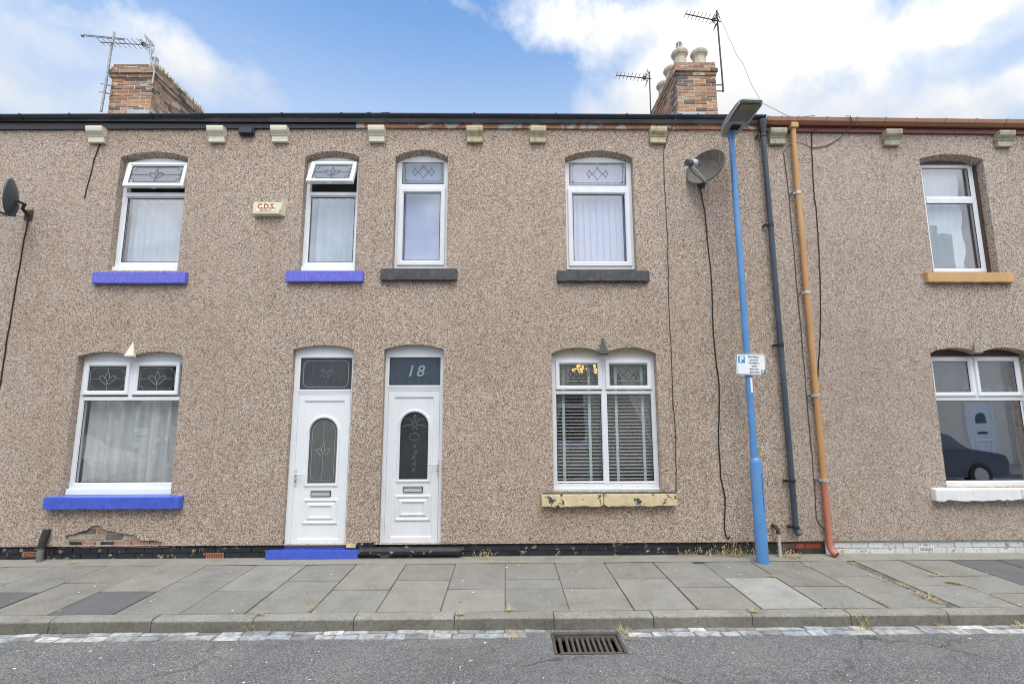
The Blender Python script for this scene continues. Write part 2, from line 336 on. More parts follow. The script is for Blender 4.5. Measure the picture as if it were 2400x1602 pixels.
    c = t.mix(t.maprange(t.noise(pos, 9, 6, .7), .64, .7, 0, .8), c, (.07, .075, .04))
    t.l.new(c, b.inputs['Base Color']); b.inputs['Roughness'].default_value = .9; bump(t, b, n, .5, .01)
    m, t, b, pos = begin('joint_dirt')
    c = t.mix(t.maprange(t.noise(pos, 14, 5, .7), .4, .6), (.085, .08, .066), (.20, .185, .145))
    t.l.new(c, b.inputs['Base Color']); b.inputs['Roughness'].default_value = .95
ground_mats()

# ------------------------------------------------------------------ mesh helpers
class MB:
    def __init__(s): s.v = []; s.f = []; s.m = []; s.c = []; s.cur = 0; s.tone = None; s.sm = []; s.smooth = False
    def add(s, verts, faces):
        o = len(s.v); s.v += [tuple(v) for v in verts]
        for f in faces:
            s.f.append([i+o for i in f]); s.m.append(s.cur); s.c.append(s.tone or (1, 1, 1)); s.sm.append(s.smooth)
        return s
    def box(s, x0, x1, y0, y1, z0, z1, jit=0.0, rnd=random):
        p = [(x, y, z) for x in (x0, x1) for y in (y0, y1) for z in (z0, z1)]
        if jit: p = [tuple(c+rnd.uniform(-jit, jit) for c in q) for q in p]
        return s.add(p, [(0, 1, 3, 2), (4, 6, 7, 5), (0, 4, 5, 1), (2, 3, 7, 6), (0, 2, 6, 4), (1, 5, 7, 3)])
    def ring(s, x0, x1, z0, z1, prof):
        """mitred rectangular frame; prof = [(inset, y), ...] closed loop"""
        n = len(prof); vs = []
        for (i, y) in prof: vs += [(x0+i, y, z0+i), (x1-i, y, z0+i), (x1-i, y, z1-i), (x0+i, y, z1-i)]
        fs = []
        for k in range(n):
            a, b = k*4, ((k+1) % n)*4
            for j in range(4):
                j2 = (j+1) % 4; fs.append((a+j, a+j2, b+j2, b+j))
        return s.add(vs, fs)
    def tube(s, pts, r, n=8, cap=True, smooth=True, flat=None):
        pts = [Vector(p) for p in pts]; rs = r if isinstance(r, (list, tuple)) else [r]*len(pts)
        vs = []; up = None
        for i, p in enumerate(pts):
            d = (pts[min(i+1, len(pts)-1)]-pts[max(i-1, 0)]).normalized()
            if up is None:
                up = Vector((0, 0, 1)) if abs(d.z) < .9 else Vector((1, 0, 0))
            a = d.cross(up); a.normalize(); b = a.cross(d); up = b
            for k in range(n):
                t = 2*math.pi*(k+.5)/n; vs.append(p+(a*math.cos(t)+b*math.sin(t))*rs[i])
        fs = []
        for i in range(len(pts)-1):
            for k in range(n):
                k2 = (k+1) % n; fs.append((i*n+k, i*n+k2, i*n+n+k2, i*n+n+k))
        o = s.smooth; s.smooth = smooth; s.add(vs, fs); s.smooth = o
        if cap:
            s.add(vs[:n], [tuple(range(n-1, -1, -1))]); s.add(vs[-n:], [tuple(range(n))])
        return s
    def lathe(s, prof, c, n=24, smooth=True, ph=0.0):
        """prof = [(r, z)], around vertical axis at c"""
        vs = [(c[0]+r*math.cos(2*math.pi*k/n+ph), c[1]+r*math.sin(2*math.pi*k/n+ph), c[2]+z) for r, z in prof for k in range(n)]
        fs = [(i*n+k, i*n+(k+1) % n, i*n+n+(k+1) % n, i*n+n+k) for i in range(len(prof)-1) for k in range(n)]
        o = s.smooth; s.smooth = smooth; s.add(vs, fs); s.smooth = o; return s
    def prism(s, poly, y0, y1):
        """xz polygon (counter-clockwise seen from -y) extruded from y0 (front) to y1"""
        n = len(poly); vs = [(x, y0, z) for x, z in poly]+[(x, y1, z) for x, z in poly]
        fs = [tuple(range(n)), tuple(range(2*n-1, n-1, -1))]+[(k+n, (k+1) % n+n, (k+1) % n, k) for k in range(n)]
        return s.add(vs, fs)
    def extrude_x(s, prof, x0, x1, zfun=None, closed=True, caps=True):
        """yz profile swept along x"""
        n = len(prof); zf = zfun or (lambda x: 0)
        vs = [(x0, y, z+zf(x0)) for y, z in prof]+[(x1, y, z+zf(x1)) for y, z in prof]
        rng = range(n) if closed else range(n-1)
        fs = [(k, (k+1) % n, (k+1) % n+n, k+n) for k in rng]
        if closed and caps: fs += [tuple(range(n-1, -1, -1)), tuple(range(n, 2*n))]
        return s.add(vs, fs)
    def xform(s, M): s.v = [tuple(M @ Vector(v)) for v in s.v]; return s
    def build(s, name, mats, parent=None, bevel=0.0, label=None, origin=None):
        me = bpy.data.meshes.new(name)
        if origin: s.v = [(x-origin[0], y-origin[1], z-origin[2]) for x, y, z in s.v]
        me.from_pydata(s.v, [], s.f); mats = mats if isinstance(mats, (list, tuple)) else [mats]
        for m in mats: me.materials.append(m)
        me.polygons.foreach_set('material_index', s.m); me.polygons.foreach_set('use_smooth', s.sm)
        if any(c != (1, 1, 1) for c in s.c):
            at = me.attributes.new('tone', 'FLOAT_COLOR', 'CORNER'); data = []
            for p, c in zip(me.polygons, s.c): data += [*c, 1.0]*p.loop_total
            at.data.foreach_set('color', data)
        bm = bmesh.new(); bm.from_mesh(me); bmesh.ops.recalc_face_normals(bm, faces=bm.faces)
        if bevel:
            es = [e for e in bm.edges if len(e.link_faces) == 2 and e.calc_face_angle(0) > .6]
            bmesh.ops.bevel(bm, geom=es, offset=bevel, segments=2, affect='EDGES', clamp_overlap=True)
        bm.to_mesh(me); bm.free(); me.update()
        o = bpy.data.objects.new(name, me); COL.objects.link(o)
        if origin: o.location = origin
        if parent:
            o.parent = parent
            pw = Matrix.Translation(parent_loc(parent)); o.matrix_parent_inverse = pw.inverted()
        if label: o['label'] = label
        return o
def parent_loc(p):
    v = Vector(p.location)
    q = p
    while q.parent:
        v = v if q.matrix_parent_inverse != Matrix.Identity(4) else v+q.parent.location
        q = q.parent
    return v
def thing(name, label, cat, loc=(0, 0, 0), group=None):
    o = bpy.data.objects.new(name, None); COL.objects.link(o); o.location = loc; o.empty_display_size = .2
    return tag(o, label, cat, group)
def tag(o, label, cat, group=None, kind=None):
    if label: o['label'] = label
    if cat: o['category'] = cat
    if group: o['group'] = group
    if kind: o['kind'] = kind
    return o
def struct(o): o['kind'] = 'structure'; return o
def text_mb(txt, size, loc, align='CENTER', shear=0.0, offset=0.0, outline=0.0, depth=.001, rot=None, spacing=1.0):
    """lettering facing -y as mesh data"""
    cu = bpy.data.curves.new('lettering', 'FONT'); cu.body = txt; cu.size = size; cu.align_x = align; cu.align_y = 'CENTER'
    cu.shear = shear; cu.offset = offset; cu.extrude = depth; cu.space_character = spacing; cu.resolution_u = 4
    if outline: cu.fill_mode = 'NONE'; cu.bevel_depth = outline; cu.bevel_resolution = 0; cu.extrude = 0
    o = bpy.data.objects.new('lettering', cu); COL.objects.link(o)
    dg = bpy.context.evaluated_depsgraph_get(); me = bpy.data.meshes.new_from_object(o.evaluated_get(dg))
    M = Matrix.Translation(loc) @ (rot or Matrix.Identity(4)) @ Matrix.Rotation(R(90), 4, 'X')
    vs = [M @ v.co for v in me.vertices]; fs = [tuple(p.vertices) for p in me.polygons]
    bpy.data.objects.remove(o); bpy.data.curves.remove(cu); bpy.data.meshes.remove(me)
    return vs, fs

# ------------------------------------------------------------------ ground
rnd = random.Random(7)
KERB_Y0, KERB_Y1, ROAD_Z = -1.81, -1.685, -.11
XL, XR = -26.0, 26.0
m = MB(); m.add([(-400, -7.3, ROAD_Z), (400, -7.3, ROAD_Z), (400, -1.97, ROAD_Z), (-400, -1.97, ROAD_Z)], [(0, 1, 2, 3)])
# road sheet with the gully pit cut out of it
GX0, GX1, GY0, GY1 = .40, 1.0, -2.265, -1.875
m = MB()
xs = [-400, GX0, GX1, 400]
m.add([(-400, -7.3, ROAD_Z), (400, -7.3, ROAD_Z), (400, GY0, ROAD_Z), (-400, GY0, ROAD_Z)], [(0, 1, 2, 3)])
m.add([(-400, GY0, ROAD_Z), (GX0, GY0, ROAD_Z), (GX0, KERB_Y0, ROAD_Z), (-400, KERB_Y0, ROAD_Z)], [(0, 1, 2, 3)])
m.add([(GX1, GY0, ROAD_Z), (400, GY0, ROAD_Z), (400, KERB_Y0, ROAD_Z), (GX1, KERB_Y0, ROAD_Z)], [(0, 1, 2, 3)])
m.add([(GX0, GY1, ROAD_Z), (GX1, GY1, ROAD_Z), (GX1, KERB_Y0, ROAD_Z), (GX0, KERB_Y0, ROAD_Z)], [(0, 1, 2, 3)])
struct(m.build('road', MATS['asphalt']))
g = MB(); g.add([(-600, -600, -.6), (600, -600, -.6), (600, 600, -.6), (-600, 600, -.6)], [(0, 1, 2, 3)]); struct(g.build('ground', MATS['joint_dirt']))
b = MB(); b.add([(-400, KERB_Y1+.02, -.012), (400, KERB_Y1+.02, -.012), (400, .3, -.012), (-400, .3, -.012)], [(0, 1, 2, 3)]); struct(b.build('pavement_bed', MATS['joint_dirt']))

slab = MB(); x = -1.23-.609*40; k = -40
while x < XR:
    x1 = x+.609
    cuts = [-.252, -.83 if k % 2 == 0 else -1.11, KERB_Y1-.004]
    if k in (8,): x1 -= .04
    if k == 9: x += .02
    if k in (6, 10): cuts = [-.252, -.83, -1.34, KERB_Y1-.004] if k == 10 else cuts
    if k == 2: cuts = [-.252, -.83, -1.11, KERB_Y1-.004]
    for ya, yb in zip(cuts, cuts[1:]):
        t = rnd.uniform(.212, .262); w = rnd.uniform(-.006, .008)
        slab.tone = (t+w+.006, t, t-w-.020)
        if (k == -5 and yb < -1.5) or (k == -7 and yb < -1.5) or (k in (11, 12) and ya > -.5): slab.tone = (.125, .127, .131)
        if k in (6,) and yb < -1.5: slab.tone = (.33, .325, .31)
        g = .0045 if rnd.random() < .6 else .009
        dz = rnd.uniform(-.002, .003); tilt = rnd.uniform(-.0025, .0025)
        o = len(slab.v)
        slab.box(x+g, x1-g, yb+g, ya-g, -.06, dz)
        for i in range(o, o+8):
            vx, vy, vz = slab.v[i]
            if vz > -.05: slab.v[i] = (vx, vy, vz+(tilt if vx > (x+x1)/2 else -tilt))
    x = x1 if k not in (8,) else x1+.04; k += 1
    if k == 9: x = x1+.10
struct(slab.build('pavement', MATS['concrete_slab'], bevel=.003))
st = MB(); st.add([(XL, -.25, .001), (XR, -.25, .001), (XR, .03, .004), (XL, .03, .004)], [(0, 1, 2, 3)]); struct(st.build('wall_base_strip', MATS['cement_strip']))

kb = MB(); kx = -4.138-.915*24
arc = [(KERB_Y0+.028-.028*math.cos(R(a)), -.028+.028*math.sin(R(a))) for a in (0, 22, 45, 67, 90)]
prof = [(KERB_Y1, -.25), (KERB_Y0-.006, -.25)]+[(KERB_Y0-.006, -.10)]+arc+[(KERB_Y1, 0)]
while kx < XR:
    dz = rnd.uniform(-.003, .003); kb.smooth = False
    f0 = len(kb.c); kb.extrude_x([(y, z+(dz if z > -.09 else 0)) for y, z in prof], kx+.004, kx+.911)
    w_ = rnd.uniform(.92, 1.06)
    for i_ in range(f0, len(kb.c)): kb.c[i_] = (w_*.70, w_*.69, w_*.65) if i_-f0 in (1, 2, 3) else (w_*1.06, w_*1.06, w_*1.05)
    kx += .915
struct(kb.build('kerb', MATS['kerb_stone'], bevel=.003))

se = MB()
for row, (ya, yb) in enumerate(((-1.882, -1.815), (-1.975, -1.887))):
    x = XL+rnd.uniform(0, .1)
    while x < XR:
        L = rnd.uniform(.16, .27)
        if not (x+L > GX0-.005 and x < GX1+.005):
            w = rnd.random(); t = rnd.uniform(.40, .66)
            se.tone = (t*.76, t*.82, t*.87) if w < .28 else ((t, t*.985, t*.95) if w < .9 else (.26, .25, .24))
            if row == 0 and rnd.random() < .4: se.tone = tuple(c*.66 for c in se.tone)
            se.box(x+.004, x+L-.004, ya+rnd.uniform(-.008, .008), yb+rnd.uniform(-.003, .003), ROAD_Z-.05, ROAD_Z+.006+rnd.uniform(-.003, .003), .005, rnd)
        x += L
struct(se.build('setts', SETT, bevel=.004))

# far side of the street: kerb, pavement
fp = MB(); fp.tone = (.23, .23, .225); fp.box(-400, 400, -9.35, -7.43, -.3, 0); struct(fp.build('far_pavement', MATS['concrete_slab']))
fk = MB(); fk.tone = (.9, .9, .9); fk.box(-400, 400, -7.43, -7.3, -.3, .003); struct(fk.build('far_kerb', MATS['kerb_stone'], bevel=.02))

# gravelly drain run across the pavement, below the ochre downpipe
gv = MB()
for i in range(900):
    px = 4.195+rnd.gauss(0, .025); py = rnd.uniform(-1.66, -.2); s = rnd.uniform(.003, .009); t = rnd.uniform(.08, .3)
    gv.tone = (t, t*.96, t*.9); gv.box(px-s, px+s, py-s, py+s, -.011, -.006+s*.8, s*.4, rnd)
tag(gv.build('gravel', GRAVEL_M), 'strip of loose grey gravel in the open joint below the ochre downpipe', 'gravel', None, 'stuff')
# flakes of litter on road and pavement
fl = MB()
for i in range(330):
    s = rnd.choice((.003, .004, .004, .005, .007, .010)); px = rnd.uniform(-6, 6.5)
    if rnd.random() < .7: py = rnd.uniform(-3.2, -2.0); pz = ROAD_Z+.003
    else: py = rnd.uniform(-1.66, -.28); pz = .0045
    if (abs(px-4.2) < .1 and py > -1.7) or (.34 < px < 1.06 and -2.32 < py < -1.82): continue
    a = rnd.uniform(0, 6.3); n = rnd.randint(4, 6)
    ring = [(px+math.cos(a+6.283*j/n)*s*rnd.uniform(.6, 1.6), py+math.sin(a+6.283*j/n)*s*rnd.uniform(.6, 1.3)) for j in range(n)]
    fl.add([(x, y, pz) for x, y in ring]+[(x, y, pz+.002) for x, y in ring], [tuple(range(n, 2*n))]+[(j, (j+1) % n, (j+1) % n+n, j+n) for j in range(n)])
tag(fl.build('paint_flakes', FLAKE), 'white flakes scattered over the road and paving slabs', 'litter', None, 'stuff')

# ------------------------------------------------------------------ house walls
def arch_pts(x0, x1, zc, rise, n=10):
    """points from right to left along a segmental arch"""
    out = []
    for i in range(n+1):
        t = 1-2*i/n; out.append(((x0+x1)/2+t*(x1-x0)/2, zc+rise*(1-t*t)))
    return out
def opening(x0, x1, zb, zc, rise, double=False):
    p = [(x0, zb), (x1, zb)]
    if double:
        xm = (x0+x1)/2; p += arch_pts(xm, x1, zc, rise, 8)+arch_pts(x0, xm, zc, rise, 8)[1:]
    else: p += arch_pts(x0, x1, zc, rise)
    return p
def jag(poly, amp, r):
    return [(x+r.uniform(-amp, amp), z+r.uniform(-amp, amp)) for x, z in poly]
def wall(house, x0, x1, z0, z1, holes, mat, depth=.25, extra=None, front=0.0):
    mb = MB()
    outer = [(x0, z0), (x1, z0), (x1, z1), (x0, z1)]
    polys = [[Vector((x, z, 0)) for x, z in q] for q in [outer]+holes+(extra or [])]
    flat = [p for q in polys for p in q]
    tris = tessellate_polygon(polys)
    mb.add([(p.x, front, p.y) for p in flat], [tuple(t) for t in tris])
    for h in holes:
        n = len(h); zm = max(z for x, z in h); zt = h[2][1]; dr = .048 if zm > 4 else .012
        lo_ = [(x, z-(dr if z > zt-.03 else 0)) for x, z in h]
        for (A_, ya_), (B_, yb_) in (((h, front), (lo_, .10)), ((lo_, .10), (lo_, depth))):
            mb.add([(x, ya_, z) for x, z in A_]+[(x, yb_, z) for x, z in B_], [(k, (k+1) % n, (k+1) % n+n, k+n) for k in range(n)])
    for h in (extra or []):
        n = len(h); mb.add([(x, front, z) for x, z in h]+[(x, .026, z) for x, z in h], [(k, (k+1) % n, (k+1) % n+n, k+n) for k in range(n)])
    # bottom drip, ends
    gaps = sorted((min(x for x, z in h), max(x for x, z in h)) for h in holes if min(z for x, z in h) < z0+.02); xa = x0
    for ga, gb in gaps+[(x1, x1)]:
        mb.add([(xa, front, z0), (ga, front, z0), (ga, .03, z0+.004), (xa, .03, z0+.004)], [(0, 1, 2, 3)]); xa = gb
    # inner leaf with the same openings
    mb.add([(p.x, depth, p.y) for p in [Vector((x, z, 0)) for x, z in outer]+[v for q in polys[1:1+len(holes)] for v in q]],
           [tuple(t) for t in tessellate_polygon(polys[:1+len(holes)])])
    return mb.build('wall', mat, house)

def bricks(x0, x1, z0, courses, y0, tonef, rnd, depth=.1, L=.225, H=.075, j=.010, mb=None, axis='x', start=0.0):
    """courses of separate bricks; axis x: face at y0 looking -y; axis y: run along y at x=y0"""
    mb = mb or MB()
    for c in range(courses):
        z = z0+c*H; x = x0-(L/2 if (c % 2) else 0)+start
        while x < x1-.02:
            a, b = max(x+j/2, x0), min(x+L-j/2, x1)
            if b-a > .03:
                mb.tone = tonef(a, z, rnd); w = rnd.uniform(-.004, .003)
                if axis == 'x': mb.box(a, b, y0+w, y0+depth, z+j/2, z+H-j/2, .002, rnd)
                else: mb.box(y0+min(w, 0)-(0), y0+depth, a, b, z+j/2, z+H-j/2, .002, rnd) if depth > 0 else mb.box(y0+depth, y0-w, a, b, z+j/2, z+H-j/2, .002, rnd)
            x += L
    return mb
def red_tone(x, z, r):
    q = r.random()
    if q < .15: return (.14, .11, .10)
    if q < .45: b = r.uniform(.8, 1.1); return (.36*b, .21*b, .145*b)
    if q < .8: b = r.uniform(.85, 1.15); return (.48*b, .25*b, .14*b)
    return (.44, .30, .22)

def room(house, x0, x1):
    for z0, z1 in ((.12, 2.72), (2.95, 5.9)):
        r = MB(); a, b, y0, y1 = x0+.12, x1-.12, .253, 4.2
        r.add([(a, y0, z0), (b, y0, z0), (b, y1, z0), (a, y1, z0), (a, y0, z1), (b, y0, z1), (b, y1, z1), (a, y1, z1)], [(4, 5, 6, 7), (3, 2, 6, 7), (0, 3, 7, 4), (1, 2, 6, 5)])
        r.cur = 1; r.add([(a, y0, z0), (b, y0, z0), (b, y1, z0), (a, y1, z0)], [(0, 1, 2, 3)])
        r.build('room', [PLASTER, CARPET], house)
def shell(house, x0, x1, wallmat):
    s = MB(); s.add([(x0+.004, .25, 0), (x0+.004, 8, 0), (x0+.004, 8, 6), (x0+.004, 4, 8.2), (x0+.004, .25, 6.04)], [(0, 1, 2, 3, 4)])
    s.add([(x1-.004, .25, 0), (x1-.004, 8, 0), (x1-.004, 8, 6), (x1-.004, 4, 8.2), (x1-.004, .25, 6.04)], [(0, 1, 2, 3, 4)])
    s.add([(x0, 8, 0), (x1, 8, 0), (x1, 8, 6), (x0, 8, 6)], [(0, 1, 2, 3)]); s.build('rear_wall', wallmat, house)
    r = MB(); th = .05
    r.extrude_x([(-.09, 6.035), (4, 8.24), (8.15, 5.95), (8.15, 5.90), (4, 8.18), (-.06, 5.99)], x0, x1)
    for i in range(15):
        y = -.06+i*.27; z = 6.055+(y+.09)*.539
        r.box(x0, x1, y, y+.012, z-.03, z+.012)
    r.build('roof', SLATE_ROOF, house)

def zl(x):   # the eaves sag towards the left end
    return -.045*min(1, max(0, (-2.2-x)/5.3)) - .032*max(0, (x-3.78)/3.7)
def gutter_round(house, x0, x1, mat, fascia, fx0, fx1, joints, fz=(5.925, 6.045)):
    g = MB(); n = 12; cy, cz, r = -.078, 6.094, .051
    outer = [(cy+r*math.cos(R(a)), cz+r*math.sin(R(a))) for a in [180+180*i/n for i in range(n+1)]]
    inner = [(cy+(r-.006)*math.cos(R(a)), cz+(r-.006)*math.sin(R(a))) for a in [360-180*i/n for i in range(n+1)]]
    steps = max(1, int((x1-x0)/1.0)); g.smooth = False
    for i in range(steps):
        a, b = x0+(x1-x0)*i/steps, x0+(x1-x0)*(i+1)/steps
        g.extrude_x(outer+inner, a, b, zl, caps=(i in (0, steps-1)))
    go = g.build('gutter', mat, house)
    for xx, wd in joints:
        j = MB(); R2 = r+.006
        o2 = [(cy+R2*math.cos(R(a)), cz+R2*math.sin(R(a))) for a in [172+196*i/n for i in range(n+1)]]
        i2 = [(cy+(r+.001)*math.cos(R(a)), cz+(r+.001)*math.sin(R(a))) for a in [368-196*i/n for i in range(n+1)]]
        j.extrude_x(o2+i2, xx-wd/2, xx+wd/2, zl); j.build('gutter_clip', mat, go)
    f = MB(); N = max(1, int((fx1-fx0)/1.2))
    for i in range(N):
        a, b = fx0+(fx1-fx0)*i/N, fx0+(fx1-fx0)*(i+1)/N
        f.extrude_x([(-.03, fz[0]), (-.03, fz[1]), (.0-.002, fz[1]), (-.002, fz[0])], a+.001, b-.001, zl)
    f.build('fascia', fascia, house)

# ---- windows
def sash(mb, x0, x1, z0, z1, y, w=.052):
    mb.ring(x0, x1, z0, z1, [(0, y+.03), (0, y-.012), (.006, y-.018), (w-.016, y-.018), (w, y-.002), (w, y+.03)])
def pane(parent, x0, x1, z0, z1, y, mat, name='pane'):
    g = MB(); g.box(x0-.004, x1+.004, y, y+.006, z0-.004, z1+.004); return g.build(name, mat, parent)
def gasket(mb, x0, x1, z0, z1, y):
    mb.ring(x0-.001, x1+.001, z0-.001, z1+.001, [(0, y+.002), (0, y-.004), (.006, y-.004), (.006, y+.002)])
def polyline(mb, pts, y, r=.0035):
    for (a, b) in zip(pts, pts[1:]):
        d = Vector((b[0]-a[0], b[1]-a[1])); L = d.length
        if L < 1e-5: continue
        d /= L; n = Vector((-d.y, d.x))*r
        q = [(a[0]+n.x, a[1]+n.y), (a[0]-n.x, a[1]-n.y), (b[0]-n.x, b[1]-n.y), (b[0]+n.x, b[1]+n.y)]
        mb.add([(x, y-.002, z) for x, z in q]+[(x, y, z) for x, z in q], [(0, 1, 2, 3), (0, 4, 5, 1), (1, 5, 6, 2), (2, 6, 7, 3), (3, 7, 4, 0)])
def curve(p0, p1, p2, n=8):
    return [((1-t)**2*p0[0]+2*t*(1-t)*p1[0]+t*t*p2[0], (1-t)**2*p0[1]+2*t*(1-t)*p1[1]+t*t*p2[1]) for t in [i/n for i in range(n+1)]]
def diamonds(parent, x0, x1, z0, z1, y, mat):
    """three curved diamonds and a double border with corner squares"""
    mb = MB(); cx, cz = (x0+x1)/2, (z0+z1)/2; hw, hh = (x1-x0), (z1-z0)
    b = .022
    for k in (b, b+.022):
        polyline(mb, [(x0+k, z0+k), (x1-k, z0+k), (x1-k, z1-k), (x0+k, z1-k), (x0+k, z0+k)], y, .0022)
    for sx, ex in ((x0+b, 1), (x1-b, -1)):
        for sz, ez in ((z0+b, 1), (z1-b, -1)):
            polyline(mb, [(sx, sz+ez*.04), (sx+ex*.04, sz+ez*.04), (sx+ex*.04, sz)], y, .0022)
    D = min(.105, hh*.32); d = D*.62; s = D*.55
    def dia(x, a, w): 
        for sx in (1, -1):
            for sz in (1, -1):
                polyline(mb, curve((x+sx*w, cz), (x+sx*w*.32, cz+sz*a*.30), (x, cz+sz*a), 6), y, .003)
    dia(cx, D, D*.80); dia(cx-D*.80-d*.62+.004, d, d*.62); dia(cx+D*.80+d*.62-.004, d, d*.62)
    return mb.build('lead_strip', mat, parent)
def tulip(parent, x0, x1, z0, z1, y, mat, r=.0028, cross=True, border=True, scale=1.0):
    """crossed lead lines, scooped corners and a stylised tulip"""
    mb = MB(); cx, cz = (x0+x1)/2, (z0+z1)/2; s = min(x1-x0, (z1-z0))*.27*scale
    if border:
        k = .02; q = .05
        polyline(mb, [(x0+k+q, z0+k), (x1-k-q, z0+k)], y, r*.8); polyline(mb, [(x0+k+q, z1-k), (x1-k-q, z1-k)], y, r*.8)
        polyline(mb, [(x0+k, z0+k+q), (x0+k, z1-k-q)], y, r*.8); polyline(mb, [(x1-k, z0+k+q), (x1-k, z1-k-q)], y, r*.8)
        for X, ex in ((x0+k, 1), (x1-k, -1)):
            for Z, ez in ((z0+k, 1), (z1-k, -1)): polyline(mb, curve((X, Z+ez*q), (X+ex*q, Z+ez*q), (X+ex*q, Z), 5), y, r*.8)
    if cross:
        polyline(mb, [(x0, cz), (cx-s*1.25, cz)], y, r); polyline(mb, [(cx+s*1.25, cz), (x1, cz)], y, r)
        polyline(mb, [(cx, z0), (cx, cz-s*.8)], y, r); polyline(mb, [(cx, cz+s*1.05), (cx, z1)], y, r)
    for sx in (1, -1):
        polyline(mb, curve((cx, cz+s*1.05), (cx+sx*s*.55, cz+s*.2), (cx, cz-s*.55), 6), y, r*1.3)
        polyline(mb, curve((cx+sx*s*1.3, cz+s*.25), (cx+sx*s*.75, cz+s*.75), (cx+sx*s*.4, cz+s*.05), 6), y, r*1.3)
        polyline(mb, curve((cx+sx*s*1.3, cz+s*.25), (cx+sx*s*.95, cz-s*.4), (cx+sx*s*.25, cz-s*.85), 6), y, r*1.3)
        polyline(mb, [(cx+sx*s*.25, cz-s*.85), (cx, cz-s*.62)], y, r*1.3)
    return mb.build('lead_strip', mat, parent)
def outer_frame(mb, x0, x1, z0, z1, ztop, y, w):
    """fixed frame; the head runs up behind the arch"""
    mb.box(x0, x0+w, y, y+.07, z0, ztop); mb.box(x1-w, x1, y, y+.07, z0, ztop)
    mb.box(x0+w, x1-w, y+.0015, y+.07, z1-w, ztop); mb.box(x0+w, x1-w, y+.0015, y+.07, z0, z0+w)

def house_thing(name, label, x0, x1):
    return thing(name, label, 'house', ((x0+x1)/2, 0, 0), 'terraced houses along the street')
H20 = house_thing('terraced_house', 'pebbledashed terraced house with bright blue sills and door number 20, at the left end', -7.5, -1.86)
H18 = house_thing('terraced_house', 'middle terraced house with door number 18, dark grey upper sills and venetian blinds', -1.86, 3.78)
H16 = house_thing('terraced_house', 'pebbledashed terraced house with ochre upper sill, maroon fascia and white plinth, at the right end', 3.78, 9.42)

O_UL = (-5.51, -4.557, 3.80, 5.475, .085); O_W2 = (-2.885, -2.107, 3.80, 5.495, .085)
O_GL = (-5.775, -4.365, .79, 2.612, .062); O_D20 = (-2.888, -2.071, .128, 2.695, .062)
O_W3 = (-1.587, -.832, 3.83, 5.495, .112); O_W4 = (.857, 1.842, 3.80, 5.497, .105)
O_GM = (.625, 2.055, .81, 2.64, .080); O_D18 = (-1.657, -.848, .15, 2.698, .066)
O_W5 = (6.048, 6.988, 3.78, 5.488, .078); O_GR = (5.853, 7.235, .84, 2.636, .072)
O_W6 = (8.2, 8.98, 3.80, 5.49, .09); O_D16 = (8.4, 9.2, .14, 2.69, .066)

r5 = random.Random(5)
patch = [(-5.60, .176), (-5.64, .24), (-5.672, .296), (-5.577, .324), (-5.50, .33), (-5.406, .351), (-5.35, .40), (-5.298, .425), (-5.241, .434), (-5.19, .40), (-5.154, .349), (-5.06, .345), (-4.978, .329), (-4.89, .33), (-4.801, .309), (-4.74, .26), (-4.677, .234), (-4.55, .235), (-4.424, .223), (-4.424, .176)]
patch = [(x+r5.uniform(-.012, .012), z+(r5.uniform(-.01, .01) if z > .19 else 0)) for x, z in patch]
wall(H20, -7.5, -1.8615, .165, 5.97, [opening(*o) for o in (O_UL, O_W2)]+[opening(*O_GL, True), opening(O_D20[0], O_D20[1], .1655, *O_D20[3:])], PEB20, extra=[patch[::-1][::-1]])
wall(H18, -1.8585, 3.7785, .165, 5.97, [opening(*o) for o in (O_W3, O_W4)]+[opening(*O_GM, True), opening(O_D18[0], O_D18[1], .1655, *O_D18[3:])], PEB18)
wall(H16, 3.7815, 9.42, .170, 5.95, [opening(*o) for o in (O_W5, O_W6)]+[opening(*O_GR, True), opening(O_D16[0], O_D16[1], .1705, *O_D16[3:])], PEB16)
for h, a, b, mt in ((H20, -7.5, -1.86, PEB20), (H18, -1.86, 3.78, PEB18), (H16, 3.78, 9.42, PEB16)): shell(h, a, b, mt); room(h, a, b)

# plinths of separate bricks
rb = random.Random(11)
def black_tone(x, z, r): b = r.uniform(.7, 1.3); return (.020*b, .023*b, .030*b)
def white_tone(x, z, r): b = r.uniform(.92, 1.05); return (.66*b, .67*b, .66*b)
def bare_tone(x, z, r):
    q = r.random(); b = r.uniform(.7, 1.2)
    return (.05*b, .04*b, .034*b) if q < .45 else ((.30*b, .06*b, .04*b) if q < .75 else (.15*b, .09*b, .06*b))
def plinth(house, segs):
    for (a, c, tf, mt, core) in segs:
        mb = bricks(a, c, -.005, 3, .026, tf, rb, .08, .228, .0745, .008)
        po = mb.build('plinth', mt, house, bevel=.003)
        k = MB(); k.box(a, c, .034, .2, -.05, .21); k.build('mortar_bed', core, po)
BLK = plain('black_mortar', (.016, .018, .022), .6)
WHM = plain('white_mortar', (.62, .62, .60), .7, dirt=((.2, .2, .17), .6))
plinth(H20, [(-7.5, -2.888, black_tone, BRICK_PAINT, BLK), (-2.07, -1.862, black_tone, BRICK_PAINT, MORTAR)])
plinth(H18, [(-1.858, -1.66, black_tone, BRICK_PAINT, BLK), (-.845, 3.22, black_tone, BRICK_PAINT, BLK), (3.222, 3.778, bare_tone, BRICK, MORTAR_DARK)])
plinth(H16, [(3.782, 4.17, bare_tone, BRICK, MORTAR_DARK), (4.172, 8.39, white_tone, BRICK_PAINT, WHM)])
pb = bricks(-5.75, -4.35, .150, 4, .024, lambda x, z, r: r.choice([(.40, .22, .17), (.44, .28, .22), (.42, .17, .11), (.15, .14, .13), (.40, .34, .27), (.46, .31, .25), (.34, .25, .21)]), rb, .06, .232, .078, .012)
